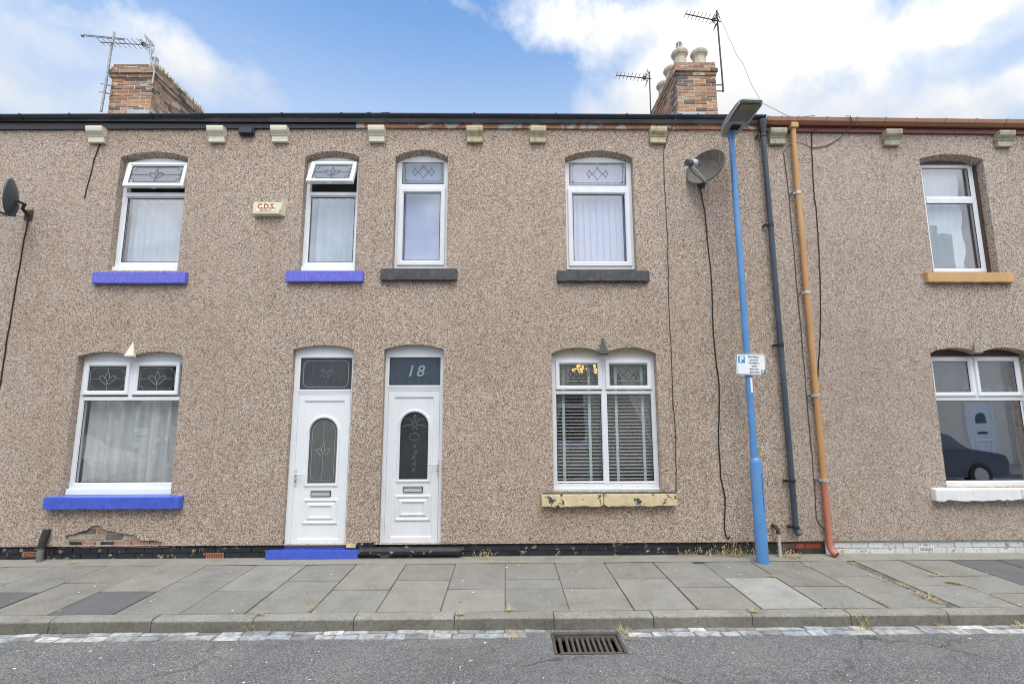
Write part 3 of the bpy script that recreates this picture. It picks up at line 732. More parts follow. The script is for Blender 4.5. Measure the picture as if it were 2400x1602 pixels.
po = pb.build('exposed_brickwork', BRICK, H20, bevel=.004, label='patch of bare brick where the render has fallen away')
k = MB(); k.box(-5.75, -4.35, .030, .09, .14, .47); k.build('mortar_bed', MORTAR, po)
# pale crumbled render at the foot of the pier between the two doors
cr = MB(); cr.box(-2.068, -1.94, -.004, .05, .125, .185, .006, rb); cr.build('render_patch', plain('crumbled_render', (.60, .50, .34), .9, .2, 12, .5, 30), H20, bevel=.008)
cr = MB(); cr.box(-1.93, -1.70, -.006, .05, .08, .20, .006, rb); cr.build('tarred_corner', BLACK_PAINT, H18, bevel=.01)

# air bricks
def air_brick(house, x0, x1, z0, z1, mat, sur=None):
    a = MB()
    nx, nz = 9, 3
    a.box(x0, x1, .022, .04, z0, z1)
    ao = a.build('air_brick', sur or mat, house, bevel=.002)
    h = MB(); cw, ch = (x1-x0)/(nx+1.5), (z1-z0)/(nz+1.2)
    for i in range(nx):
        for j in range(nz):
            cx, cz = x0+(i+1.25)*cw, z0+(j+1.1)*ch; h.box(cx-cw*.3, cx+cw*.3, .0205, .0225, cz-ch*.32, cz+ch*.32)
    h.build('vent_hole', DARK_HOLE, ao)
air_brick(H20, -6.19, -5.96, .035, .095, TERRA_BRICK); air_brick(H20, -3.86, -3.63, .005, .068, TERRA_BRICK)
air_brick(H18, .03, .24, .012, .064, BLACK_PAINT); air_brick(H18, 1.41, 1.63, .012, .060, BLACK_PAINT)
air_brick(H16, 5.40, 5.60, .028, .088, WHITE_PAINT)

# eaves, gutters
gutter_round(H20, -7.5, -1.90, GUTTER_BLACK, FASCIA_BLACK, -7.5, -2.168, [(-6.9, .03), (-5.05, .03), (-4.4, .16), (-3.2, .03), (-2.35, .03), (-6.2, .03), (-1.96, .06)], (5.922, 6.045))
gutter_round(H18, -1.898, 3.778, GUTTER_BLACK, FASCIA_WOOD, -2.166, 3.778, [(-1.72, .12), (-.45, .035), (.72, .03), (1.75, .03), (2.33, .03), (2.52, .06), (2.78, .03), (3.3, .03)], (5.926, 6.06))
g = MB(); pr = [(-.012, 6.075), (-.012, 5.985), (-.085, 5.972), (-.125, 6.012), (-.132, 6.065), (-.126, 6.065), (-.12, 6.016), (-.083, 5.98), (-.018, 5.992), (-.018, 6.075)]
for i in range(6): g.extrude_x(pr, 3.78+i*.94, 3.78+(i+1)*.94, zl, caps=(i in (0, 5)))
g16 = g.build('gutter', GUTTER_BROWN, H16, label='brown gutter')
for xx in [3.80, 4.0, 4.11, 4.24, 4.66, 5.1, 5.52, 5.97, 6.4, 6.85, 7.3, 7.75, 8.2]:
    j = MB(); j.extrude_x([(-.010, 5.981), (-.087, 5.966), (-.130, 6.008), (-.138, 6.070), (-.134, 6.070), (-.128, 6.013), (-.085, 5.972), (-.010, 5.986)], xx-.014, xx+.014, zl); j.build('gutter_clip', GUTTER_BROWN, g16)
f = MB()
for i in range(6): f.extrude_x([(-.034, 5.895), (-.034, 6.045), (-.002, 6.045), (-.002, 5.895)], 3.781+i*.94, 3.78+(i+1)*.94, zl)
f.build('fascia', FASCIA_RED, H16, label='maroon fascia board')

# corbel brackets under the eaves
for house, cx, mt, lb in ((H20, -5.85, CREAM, None), (H20, -4.145, CREAM, None), (H20, -3.243, CREAM, None), (H20, -1.995, CREAM, None),
                      (H18, -.447, CREAM_DIRTY, 'grimy cream bracket'), (H18, .466, CREAM_DIRTY, 'grimy cream bracket'), (H18, 2.21, CREAM_DIRTY, 'grimy cream bracket'),
                      (H16, 3.955, CREAM_GREY, None), (H16, 5.64, CREAM_GREY, None), (H16, 7.30, CREAM_GREY, None)):
    if cx == -1.995: cx = -1.856
    dz = zl(cx)*.9; c = MB(); w = .118
    if house is H16: dz -= .012
    c.extrude_x([(-.002, 5.70), (-.052, 5.70), (-.056, 5.782), (-.002, 5.782)], cx-w+.006, cx+w-.006, lambda x: dz)
    c.extrude_x([(-.002, 5.785), (-.058, 5.785), (-.064, 5.802), (-.108, 5.845), (-.116, 5.886), (-.116, 5.918), (-.002, 5.918)], cx-w, cx+w, lambda x: dz)
    c.build('corbel', mt, house, bevel=.004, label=lb)
v = MB(); v.extrude_x([(-.002, 5.80), (-.06, 5.80), (-.075, 5.83), (-.075, 5.925), (-.002, 5.925)], -3.835, -3.62, lambda x: -.01); v.build('corbel', GUTTER_BLACK, H20, bevel=.02, label='black plastic vent hood')

# window sills
def sill(parent, x0, x1, z0, z1, yf, mat, seed, amp=.004, gap=None, slope=.02, top=None, chips=0):
    r = random.Random(seed); segs = [(x0, x1)] if gap is None else [(x0, gap-.004), (gap+.004, x1)]
    s = MB()
    for a, b in segs:
        n = max(4, int((b-a)/.05)); vs = []
        for i in range(n+1):
            x = a+(b-a)*i/n; e = 1 if 0 < i < n else 0
            lo = z0+(r.uniform(-amp, amp) if not e else r.uniform(-amp*1.6, amp)); dy = r.uniform(-amp, amp)*.5
            if not e and gap is not None and ((i == n and b < x1) or (i == 0 and a > x0)): lo += .018
            vs += [(x, yf+dy, lo), (x, yf+dy, z1), (x, .10, z1+slope), (x, .02, lo+.002)]
        fs = [(i*4+j, i*4+(j+1) % 4, i*4+4+(j+1) % 4, i*4+4+j) for i in range(n) for j in range(4)]
        fs += [(3, 2, 1, 0), (n*4, n*4+1, n*4+2, n*4+3)]
        s.add(vs, fs)
    return s.build('window_sill', [mat], parent, bevel=.006)

# ---- window builders for the houses
def mk_window(house, name_label=None):
    o = MB(); return o
def upper20(house, O, top_z, tr, gl, open_deg, sx0, sx1, hz, hy, sh):
    x0, x1, zb, zc, rise = O; y = .10
    f = MB(); outer_frame(f, x0+.002, x1-.002, zb+.085, zc+.02, zc+rise+.03, y, .052)
    f.box(x0+.054, x1-.054, y-.004, y+.066, tr[0], tr[1])
    f.ring(x0+.054, x1-.054, zb+.137, tr[0], [(0, y+.03), (0, y+.002), (.018, y+.018), (.018, y+.03)])
    w = f.build('window', UPVC, house, bevel=.003)
    c = MB(); c.extrude_x([(.10, zb+.088), (.06, zb+.080), (.055, zb+.008), (.10, zb+.003)], x0+.004, x1-.004); c.build('cill', UPVC, w, bevel=.003)
    gx0, gx1, gz0, gz1 = x0+.075, x1-.075, zb+.158, tr[0]-.02
    pane(w, gx0, gx1, gz0, gz1, y+.022, GLASS)
    k = MB(); gasket(k, gx0, gx1, gz0, gz1, y+.02); k.build('gasket', GASKET, w)
    # open top light, hinged at its head
    s = MB(); s.ring(sx0, sx1, hz-sh, hz, [(0, .05), (0, -.004), (.006, -.01), (.042, -.01), (.062, .006), (.062, .05)])
    hinge = Vector((0, hy, hz)); M = Matrix.Translation(hinge) @ Matrix.Rotation(-R(open_deg), 4, 'X') @ Matrix.Translation(-Vector((0, 0, hz)))
    s.xform(M); so_ = s.build('top_light', UPVC, w, bevel=.002, label='top light pushed open')
    def tr_(o_):
        me = o_.data
        for v in me.vertices: v.co = M @ v.co
    px0, px1, pz0, pz1 = sx0+.063, sx1-.063, hz-sh+.063, hz-.063
    p = MB(); p.box(px0-.003, px1+.003, .012, .018, pz0-.003, pz1+.003); p.xform(M); p.build('pane', GLASS, w)
    gk = MB(); gasket(gk, px0, px1, pz0, pz1, .010); gk.xform(M); gk.build('gasket', GASKET, w)
    t = tulip(w, px0, px1, pz0, pz1, .0105, LEAD); tr_(t)
    hd = MB(); hd.box((sx0+sx1)/2-.03, (sx0+sx1)/2+.03, .01, .04, hz-sh-.018, hz-sh+.004); hd.xform(M); hd.build('catch', UPVC, w, bevel=.006)
    return w
W_UL = upper20(H20, O_UL, 5.47, (4.925, 4.985), None, 10.5, -5.44, -4.585, 5.43, .065, .405)
W_W2 = upper20(H20, O_W2, 5.47, (4.945, 5.0), None, 24, -2.812, -2.155, 5.452, .066, .425)
sill(W_UL, -5.665, -4.395, 3.605, 3.765, -.06, BLUE, 1, .002); sill(W_W2, -3.03, -1.972, 3.63, 3.783, -.06, BLUE, 2, .002)

def upper18(house, O, zfb, glt, glb, trz):
    x0, x1, zb, zc, rise = O; y = .10; f = MB()
    outer_frame(f, x0+.003, x1-.003, zfb, zc+.02, zc+rise+.03, y, .05)
    f.box(x0+.053, x1-.053, y-.002, y+.066, trz[0], trz[1])
    a, b = x0+.053, x1-.053
    f.ring(a, b, trz[1], glt[3]+.022, [(0, y+.03), (0, y+.003), (.022, y+.018), (.022, y+.03)])
    sash(f, a-.012, b+.012, zfb+.042, trz[0]+.012, y-.002, .07)
    w = f.build('window', UPVC18, house, bevel=.002)
    for q, yy in ((glt, y+.02), (glb, y+.012)):
        pane(w, q[0], q[1], q[2], q[3], yy, GLASS)
        k = MB(); gasket(k, q[0], q[1], q[2], q[3], yy-.002); k.build('gasket', GASKET, w)
    diamonds(w, glt[0], glt[1], glt[2], glt[3], y+.019, LEAD)
    return w
W_W3 = upper18(H18, O_W3, 3.862, (-1.508, -.90, 5.138, 5.51), (-1.452, -.95, 3.984, 4.992), (5.05, 5.112))
W_W4 = upper18(H18, O_W4, 3.852, (.933, 1.762, 5.116, 5.486), (.977, 1.703, 3.962, 4.970), (5.035, 5.096))
sill(W_W3, -1.732, -.677, 3.650, 3.815, -.06, SLATE, 3, .005); sill(W_W4, .715, 1.996, 3.636, 3.785, -.06, SLATE, 4, .005)

def upper16(house):
    x0, x1, zb, zc, rise = O_W5; y = .14; f = MB()
    tm = MB(); tm.box(x0+.002, x1-.0-.002, .115, .20, 5.475, zc+rise+.03); tm.box(x1-.030, x1-.002, .108, .20, zb, 5.474); tm.box(x0+.002, x0+.06, .108, .20, zb, 5.474)
    a, b = x0+.10, x1-.031
    f.ring(a, b, 3.825, 5.475, [(0, y+.06), (0, y), (.045, y), (.058, y+.016), (.058, y+.06)])
    f.box(a+.057, b-.057, y-.002, y+.06, 4.872, 4.975); f.box(a+.06, b-.06, y-.006, y, 4.915, 4.925)
    w = f.build('window', UPVC, house, bevel=.002)
    tm.build('timber_surround', TIMBER, w)
    for z0, z1 in ((3.882, 4.874), (4.973, 5.418)):
        pane(w, a+.058, b-.058, z0, z1, y+.022, GLASS); k = MB(); gasket(k, a+.058, b-.058, z0, z1, y+.02); k.build('gasket', GASKET, w)
    return w
W_W5 = upper16(H16); sill(W_W5, 5.90, 7.128, 3.622, 3.765, -.06, OCHRE, 5, .003)

def ground_pair(house, O, mat, y, zfb, trz, tops, bots, motif, top_head, mull_bottom, glass):
    x0, x1, zb, zc, rise = O; f = MB(); xm = (tops[0][1]+tops[1][0])/2
    outer_frame(f, x0+.003, x1-.003, zfb, top_head, top_head+.002, y, .055)
    f.box(x0+.058, x1-.058, y-.002, y+.066, trz[0], trz[1]); f.box(xm-.03, xm+.03, y, y+.066, trz[1], top_head-.05)
    for (a, b, c, d) in tops: sash(f, a-.056, b+.056, c-.056, d+.056, y-.004, .056)
    if mull_bottom: f.box(xm-.036, xm+.036, y-.003, y+.066, zfb+.05, trz[0])
    for (a, b, c, d) in bots: f.ring(a-.02, b+.02, c-.02, d+.02, [(0, y+.03), (0, y+.003), (.02, y+.018), (.02, y+.03)])
    w = f.build('window', mat, house, bevel=.002)
    for q in tops+bots:
        yy = y+.02 if q in bots else y+.01
        pane(w, q[0], q[1], q[2], q[3], yy, glass); k = MB(); gasket(k, q[0], q[1], q[2], q[3], yy-.002); k.build('gasket', GASKET, w)
        if q in tops:
            if motif == 'tulip': tulip(w, q[0], q[1], q[2], q[3], yy-.001, LEAD_PALE)
            elif motif == 'diamond': diamonds(w, q[0], q[1], q[2], q[3], yy-.001, LEAD)
    return w
W_GL = ground_pair(H20, O_GL, UPVC, .10, .87, (2.020, 2.072), [(-5.683, -5.182, 2.148, 2.481), (-5.012, -4.51, 2.146, 2.480)], [(-5.708, -4.43, .944, 2.018)], 'tulip', 2.56, False, GLASS_NET)
c = MB(); c.box(-5.772, -4.368, .104, .15, 2.563, 2.72); c.build('head_board', UPVC, W_GL)
c = MB(); c.extrude_x([(.10, .872), (.055, .866), (.05, .795), (.10, .79)], -5.77, -4.37); c.build('cill', UPVC, W_GL, bevel=.003)
sill(W_GL, -5.922, -4.187, .634, .780, -.08, BLUE_LOW, 6, .006)
W_GM = ground_pair(H18, O_GM, UPVC18, .10, .842, (2.090, 2.136), [(.738, 1.264, 2.203, 2.499), (1.428, 1.949, 2.2015, 2.497)], [(.690, 1.301, .929, 2.078), (1.376, 1.988, .925, 2.076)], 'diamond', 2.597, True, GLASS_BLINDS)
c = MB(); c.box(.628, 2.052, .106, .15, 2.60, 2.74); c.build('head_board', BEAD, W_GM)
c = MB(); c.extrude_x([(.10, .842), (.07, .838), (.07, .815), (.10, .812)], .628, 2.052); c.build('cill', UPVC18, W_GM)
c = MB(); c.extrude_x([(.12, .812), (-.055, .797), (-.055, .785), (.12, .785)], .47, 2.215); 
s_ = sill(W_GM, .462, 2.218, .636, .784, -.08, STONE_CREAM, 7, .006, gap=1.265)
c.build('sill_top', SLATE, W_GM, bevel=.004)
W_GR = ground_pair(H16, (5.90, 7.262, .84, 2.636, .072), UPVC, .14, .83, (1.985, 2.04), [(5.985, 6.487, 2.098, 2.528), (6.628, 7.150, 2.098, 2.528)], [(5.985, 7.172, .905, 1.983)], None, 2.60, False, GLASS_DARK)
c = MB(); c.box(5.856, 7.232, .13, .16, 2.602, 2.73); c.build('head_board', TIMBER, W_GR)
sill(W_GR, 5.628, 7.46, .683, .822, -.08, WHITE_PAINT, 8, .010, gap=6.775)

# ornaments over the twin arches
def keystone(house, apex, bl, br, mat, lab):
    k = MB(); zb = bl[1]; zt = apex[1]; cx = apex[0]
    k.add([(bl[0], -.002, zb-.012), (br[0], -.002, zb-.012), (br[0]+.002, -.06, zb), (bl[0]-.002, -.06, zb), (cx-.008, -.004, zt), (cx+.008, -.004, zt), (bl[0]-.006, -.03, zb-.002), (br[0]+.006, -.03, zb-.002)],
          [(0, 3, 2, 1), (3, 4, 5, 2), (0, 4, 3), (1, 2, 5), (0, 1, 5, 4)])
    return k.build('keystone', mat, house, bevel=.003, label=lab)
keystone(H20, (-5.055, 2.80), (-5.118, 2.604), (-4.99, 2.604), CREAM, 'cream pointed keystone')
keystone(H18, (1.329, 2.855), (1.265, 2.627), (1.395, 2.627), plain('dark_keystone_paint', (.05, .05, .05), .6, .3, 9, .4, 40, dirt=((.16, .15, .13), .5)), 'dark pointed keystone')
keystone(H16, (6.487, 2.805), (6.425, 2.628), (6.54, 2.628), plain('stone_keystone', (.22, .21, .19), .8, .25, 9, .4, 40), 'stone coloured pointed keystone')

# ------------------------------------------------------------------ doors
def arch_outline(x0, x1, z0, zs, n=12):
    cx = (x0+x1)/2; r = (x1-x0)/2
    return [(x0, z0), (x1, z0)]+[(cx+r*math.cos(R(180*i/n)), zs+r*math.sin(R(180*i/n))) for i in range(n+1)]
def loop_moulding(mb, outl, y, w=.03, h=.016):
    """raised moulding following a closed outline (outwards)"""
    n = len(outl); cx = sum(p[0] for p in outl)/n; rings = []
    for off, yy in ((0, y+.004), (.004, y-.006), (.011, y-.006), (.015, y-h), (w, y-h*.8), (w+.006, y+.002)):
        ring = []
        for i in range(n):
            a, b, c_ = Vector(outl[i-1]), Vector(outl[i]), Vector(outl[(i+1) % n])
            d1 = (b-a).normalized() if (b-a).length > 1e-6 else Vector((1, 0)); d2 = (c_-b).normalized() if (c_-b).length > 1e-6 else d1
            nn = Vector((d1.y, -d1.x))+Vector((d2.y, -d2.x)); l = nn.length
            nn = nn/l if l > 1e-6 else Vector((0, 0)); k = 1/max(.5, nn.dot(Vector((d1.y, -d1.x))))
            ring.append((b.x+nn.x*off*k, yy, b.y+nn.y*off*k))
        rings.append(ring)
    for A, B in zip(rings, rings[1:]):
        mb.add(A+B, [(i, (i+1) % n, (i+1) % n+n, i+n) for i in range(n)])
def door(house, O, y, mat, leaf, fan, glass, letter, panel, hx, hside, number, frame_lab, step, step_mat):
    x0, x1, zb, zc, rise = O; lx0, lx1, lz0, lz1 = leaf
    f = MB(); fw = lx0-x0
    f.box(x0+.002, lx0, y, y+.07, zb, zc+rise+.03); f.box(lx1, x1-.002, y, y+.07, zb, zc+rise+.03)
    f.box(lx0, lx1, y+.001, y+.07, lz1+.003, fan[2]); f.box(lx0, lx1, y+.001, y+.07, fan[3], zc+rise+.03)
    f.box(lx0, lx1, y+.001, y+.07, zb, lz0-.004); f.box(lx0-.01, lx1+.01, y-.006, y, (lz1+fan[2])/2-.004, (lz1+fan[2])/2+.004)
    f.ring(fan[0]-.02, fan[1]+.02, fan[2]-.02, fan[3]+.02, [(0, y+.03), (0, y-.004), (.008, y-.006), (.02, y+.014), (.02, y+.03)])
    fo = f.build('door_frame', mat, house, bevel=.002)
    fp = pane(fo, fan[0], fan[1], fan[2], fan[3], y+.018, GLASS_BLUE if number == '18' else GLASS_FAN, 'fanlight')
    k = MB(); gasket(k, fan[0], fan[1], fan[2], fan[3], y+.016); k.build('gasket', GASKET, fo)
    nb = MB(); ncx = (fan[0]+fan[1])/2+(0 if number == '18' else -.003)
    if number == '18': nb.add(*text_mb('18', .215, (ncx, y+.012, (fan[2]+fan[3])/2-.002), shear=.22, offset=.004, spacing=1.25))
    else: nb.add(*text_mb('20', .155, (ncx, y+.012, (fan[2]+fan[3])/2-.006), shear=.15, outline=.0022, spacing=1.15))
    nb.build('house_number', NUMERAL, fo)
    if number == '20':
        bd = MB(); k = .045; q = .045; a, b_, c_, d_ = fan[0]+k, fan[1]-k, fan[2]+k*.8, fan[3]-k*.8
        pts = [(a+q, c_), (b_-q, c_), (b_-q*.6, c_+q*.35), (b_, c_+q), (b_, d_-q), (b_-q*.35, d_-q*.6), (b_-q, d_), (a+q, d_), (a+q*.6, d_-q*.35), (a, d_-q), (a, c_+q), (a+q*.35, c_+q*.6), (a+q, c_)]
        polyline(bd, pts, y+.017, .003); bd.build('etched_border', ETCH2, fo)
    # leaf: stiles and rails proud, field behind
    gx0, gx1, gz0, gzs = glass; yl = y+.012
    d = MB(); d.ring(lx0+.003, lx1-.003, lz0, lz1, [(0, yl+.05), (0, yl-.014), (.078, yl-.014), (.092, yl), (.092, yl+.05)])
    outl = arch_outline(gx0, gx1, gz0, gzs)
    polys = [[Vector((x, z, 0)) for x, z in q] for q in ([(lx0+.08, lz0+.08), (lx1-.08, lz0+.08), (lx1-.08, lz1-.08), (lx0+.08, lz1-.08)], outl)]
    fl_ = [p for q in polys for p in q]; d.add([(p.x, yl, p.y) for p in fl_], [tuple(t) for t in tessellate_polygon(polys)])
    n = len(outl); d.add([(x, yl, z) for x, z in outl]+[(x, yl+.03, z) for x, z in outl], [(i, (i+1) % n, (i+1) % n+n, i+n) for i in range(n)])
    loop_moulding(d, outl, yl, .034, .014)
    px0, px1, pz0, pz1 = panel
    d.ring(px0, px1, pz0, pz1, [(0, yl+.002), (.006, yl-.012), (.024, yl-.014), (.034, yl-.002), (.034, yl+.002)])
    d.ring(px0+.045, px1-.045, pz0+.045, pz1-.045, [(0, yl+.002), (.030, yl-.014), (.042, yl-.014), (.05, yl-.004), (.05, yl+.002)])
    do = d.build('door', mat, house, bevel=.0012, label=frame_lab)
    gp = MB(); gp.prism(arch_outline(gx0-.003, gx1+.003, gz0-.003, gzs), yl+.014, yl+.02); gp.build('pane', GLASS_OBSCURE if number == '20' else GLASS_BLACKISH, do)
    gz = MB(); o1 = arch_outline(gx0, gx1, gz0, gzs); 
    polyline(gz, [(p[0], p[1]) for p in o1]+[o1[0]], yl+.012, .004); gz.build('gasket', GASKET, do)
    mf = MB(); cx = (gx0+gx1)/2; yy = yl+.0135
    if number == '20':
        i_ = .035; ins = arch_outline(gx0+i_, gx1-i_, gz0+i_, gzs); ins = [(gx0+i_, gz0+i_+.045), (gx0+i_*1.3, gz0+i_+.03), (gx0+i_+.045, gz0+i_), (gx1-i_-.045, gz0+i_), (gx1-i_*1.3, gz0+i_+.03), (gx1-i_, gz0+i_+.045)]+ins[2:]+[(gx0+i_, gz0+i_+.045)]
        polyline(mf, ins, yy, .0022)
        s = .085; cz = 1.345
        polyline(mf, [(cx, gz0+i_), (cx, cz-s*.8)], yy, .002); polyline(mf, [(cx, cz+s), (cx, gzs+(gx1-gx0)/2-i_)], yy, .002); polyline(mf, [(gx0+i_, cz), (cx-s*1.1, cz)], yy, .002)
        for sx in (1, -1):
            polyline(mf, curve((cx, cz+s), (cx+sx*s*.5, cz+s*.2), (cx, cz-s*.55)), yy, .003)
            polyline(mf, curve((cx+sx*s*1.15, cz+s*.12), (cx+sx*s*.7, cz+s*.5), (cx+sx*s*.35, cz)), yy, .003)
            polyline(mf, curve((cx+sx*s*1.15, cz+s*.12), (cx+sx*s*.8, cz-s*.4), (cx+sx*s*.22, cz-s*.85)), yy, .003)
    else:
        top = gzs+(gx1-gx0)/2
        for sx in (1, -1):
            polyline(mf, curve((cx, top-.03), (cx+sx*.035, top-.09), (cx, top-.15)), yy, .005)
            polyline(mf, curve((cx+sx*.02, top-.17), (cx+sx*.06, top-.05), (cx+sx*.125, top-.10)), yy, .005)
            polyline(mf, curve((cx+sx*.02, top-.18), (cx+sx*.10, top-.16), (cx+sx*.16, top-.20)), yy, .005)
            polyline(mf, curve((cx, top-.19), (cx+sx*.03, top-.215), (cx+sx*.035, top-.235)), yy, .005)
        polyline(mf, [(cx+.065*math.cos(t*.4), top-.33+.05*math.sin(t*.4)) for t in range(17)], yy, .004)
        for (u, v_) in ((0, -.45), (.02, -.53), (-.01, -.60), (0, -.68), (-.005, -.76)):
            polyline(mf, curve((cx-.03+u, top+v_-.03), (cx+.02+u, top+v_), (cx+.03+u, top+v_+.04)), yy, .004); polyline(mf, curve((cx-.02+u, top+v_+.01), (cx+.05+u, top+v_+.01), (cx+.01+u, top+v_-.035)), yy, .004)
    mf.build('glass_motif', ETCH2 if number == '20' else ETCH, do)
    a, b_, c_, d_ = letter; L = MB(); L.ring(a, b_, c_, d_, [(0, yl+.002), (0, yl-.016), (.008, yl-.018), (.014, yl-.008), (.014, yl+.002)]); lo = L.build('letterbox', CHROME, do)
    L = MB(); L.box(a+.012, b_-.012, yl-.008, yl, c_+.012, d_-.012); L.build('flap', LNB, lo, bevel=.003)
    L = MB(); L.ring(a-.006, b_+.006, c_-.007, d_+.005, [(0, yl+.002), (0, yl-.003), (.008, yl-.003), (.008, yl+.002)]); L.build('gasket', GASKET, lo)
    hz = 1.0 if number == '20' else 1.12
    h = MB(); h.box(hx-.014, hx+.014, yl-.028, yl-.014, hz-.105, hz+.105); ho = h.build('handle', SATIN, do, bevel=.006)
    h = MB(); h.tube([(hx, yl-.02, hz+.045), (hx, yl-.06, hz+.045), (hx+hside*.012, yl-.068, hz+.045), (hx+hside*.115, yl-.066, hz+.04)], [.009, .009, .009, .007], 8); h.build('lever', SATIN, ho)
    h = MB(); h.tube([(hx, yl-.026, hz-.045), (hx, yl-.034, hz-.045)], .009, 10); h.build('keyhole', GASKET, ho)
    return do
door(H20, (O_D20[0], O_D20[1], .115, *O_D20[3:]), .07, UPVC, (-2.808, -2.103, .135, 2.084), (-2.812, -2.112, 2.158, 2.588), (-2.64, -2.267, .92, 1.587), (-2.578, -2.322, .758, .826), (-2.678, -2.216, .402, .723), -2.784, 1, '20', 'white door with tulip glass', None, None)
door(H18, (O_D18[0], O_D18[1], .135, *O_D18[3:]), .085, UPVC18, (-1.60, -.90, .154, 2.131), (-1.60, -.90, 2.213, 2.592), (-1.43, -1.052, .963, 1.662), (-1.366, -1.112, .803, .869), (-1.475, -1.001, .434, .762), -.909, -1, '18', 'white door with dark swirled glass', None, None)
door(H16, O_D16, .085, UPVC, (8.45, 9.15, .145, 2.12), (8.45, 9.15, 2.2, 2.58), (8.62, 8.98, .96, 1.66), (8.67, 8.93, .80, .87), (8.57, 9.04, .43, .76), 9.1, -1, '20', 'white door beyond the frame', None, None)
s = MB(); s.box(-3.065, -1.893, -.055, .09, -.02, .104); s.box(-2.886, -2.073, .0, .12, .10, .117); s.build('doorstep', BLUE_LOW, H20, bevel=.012, label='bright blue doorstep')
s = MB(); s.extrude_x([(.02, -.02), (.005, -.02), (.005, .045)]+[(-.035+.042*math.cos(R(a)), .09+.046*math.sin(R(a))) for a in (300, 270, 240, 200, 170, 135, 110, 90)]+[(.12, .137), (.12, -.02)], -1.885, -.565)
s.build('doorstep', plain('chipped_black_paint', (.02, .022, .027), .4, .3, 7, .5, 25, chip=(.46, .42, .30), chip_at=.60, chip_scale=6), H18, bevel=.006, label='black rounded doorstep with flaking paint')
s = MB(); s.box(8.3, 9.3, -.05, .1, -.02, .13); s.build('doorstep', WHITE_PAINT, H16, bevel=.01)

# ------------------------------------------------------------------ downpipes
def downpipe(house, pts, r, mat, clips, mat2=None, lab=None, clipm=None, split=None):
    p = MB()
    if split:
        p.tube(pts[:split+1], r, 14, cap=False); p.cur = 1; p.tube(pts[split:], r*1.004, 14, cap=False)
    else: p.tube(pts, r, 14, cap=False)
    # hollow mouth
    e, d = Vector(pts[-1]), (Vector(pts[-1])-Vector(pts[-2])).normalized()
    p.cur = 0 if not split else 1; p.tube([e-d*.05, e+d*.001], [r+.006, r+.006], 14, cap=False); p.tube([e+d*.001, e-d*.08], [r-.004, r-.004], 14, cap=False)
    p.cur = 2 if split else 1; p.tube([e-d*.07, e-d*.075], [r-.003, r-.003], 14)
    po = p.build('downpipe', [mat]+([mat2] if split else [])+[DARK_HOLE], house, label=lab)
    for z, cm in clips:
        x = None
        for a, b in zip(pts, pts[1:]):
            if min(a[2], b[2]) <= z <= max(a[2], b[2]) and abs(a[2]-b[2]) > .01: t = (z-a[2])/(b[2]-a[2]); x = a[0]+(b[0]-a[0])*t; y = a[1]+(b[1]-a[1])*t
        c = MB(); c.tube([(x, y, z-.02), (x, y, z+.02)], r+.008, 14); c.box(x-r-.05, x+.0, y+.0, y+.012, z-.012, z+.012); c.box(x-r-.05, x-r-.03, y, .003, z-.014, z+.014); c.build('pipe_clip', cm, po)
    return po
downpipe(H18, [(3.733, -.085, 6.03), (3.733, -.085, 5.86), (3.736, -.07, 5.78), (3.745, -.065, 3), (3.750, -.065, .36), (3.755, -.075, .32), (3.772, -.105, .275)], .036, PIPE_BLACK,
         [(4.446, GUTTER_BLACK), (2.734, GUTTER_BLACK), (.943, GUTTER_BLACK), (.36, GUTTER_BLACK), (5.80, GUTTER_BLACK)], lab='weathered black downpipe')
ob = MB(); ob.lathe([(.062, 6.03), (.06, 5.96), (.045, 5.90), (.042, 5.84)], (3.733, -.085, 0), 16); ob.build('gutter_outlet', GUTTER_BLACK, H18)
PIPE_OCHRE = plain('ochre_pipe_paint', (.52, .29, .12), .42, .14, 2, dirt=((.42, .16, .07), .45))
PIPE_RED = plain('faded_red_pipe_paint', (.46, .15, .10), .5, .16, 3, dirt=((.50, .24, .10), .5))
downpipe(H16, [(4.182, -.085, 5.99), (4.180, -.075, 5.90), (4.172, -.065, 4.9), (4.172, -.065, 2), (4.174, -.065, .95), (4.171, -.065, .12), (4.178, -.085, .07), (4.205, -.135, .035)], .037, PIPE_OCHRE,
         [(4.926, GALV), (3.47, GALV), (2.053, GALV), (.95, GALV)], PIPE_RED, 'ochre downpipe fading to red at its foot', split=4)
ob = MB(); ob.box(4.13, 4.235, -.13, -.03, 5.90, 5.985); ob.build('gutter_outlet', PIPE_OCHRE, H16, bevel=.008)
def stub(house, pts, rs, mats, split, lab):
    p = MB(); p.tube(pts[:split+1], rs[0], 10); p.cur = 1; p.tube(pts[split:], rs[1], 10); return p.build('waste_pipe', mats, house, label=lab)
stub(H20, [(-5.868, -.03, .385), (-5.872, -.05, .30), (-5.89, -.055, .165), (-5.89, -.06, .0)], (.042, .036), [plain('bitumen_pipe', (.035, .035, .038), .6, .4, 20, .4, 60), plain('grey_pipe', (.17, .17, .165), .7, .15, 15)], 2, 'short dark stub pipe at the wall foot')

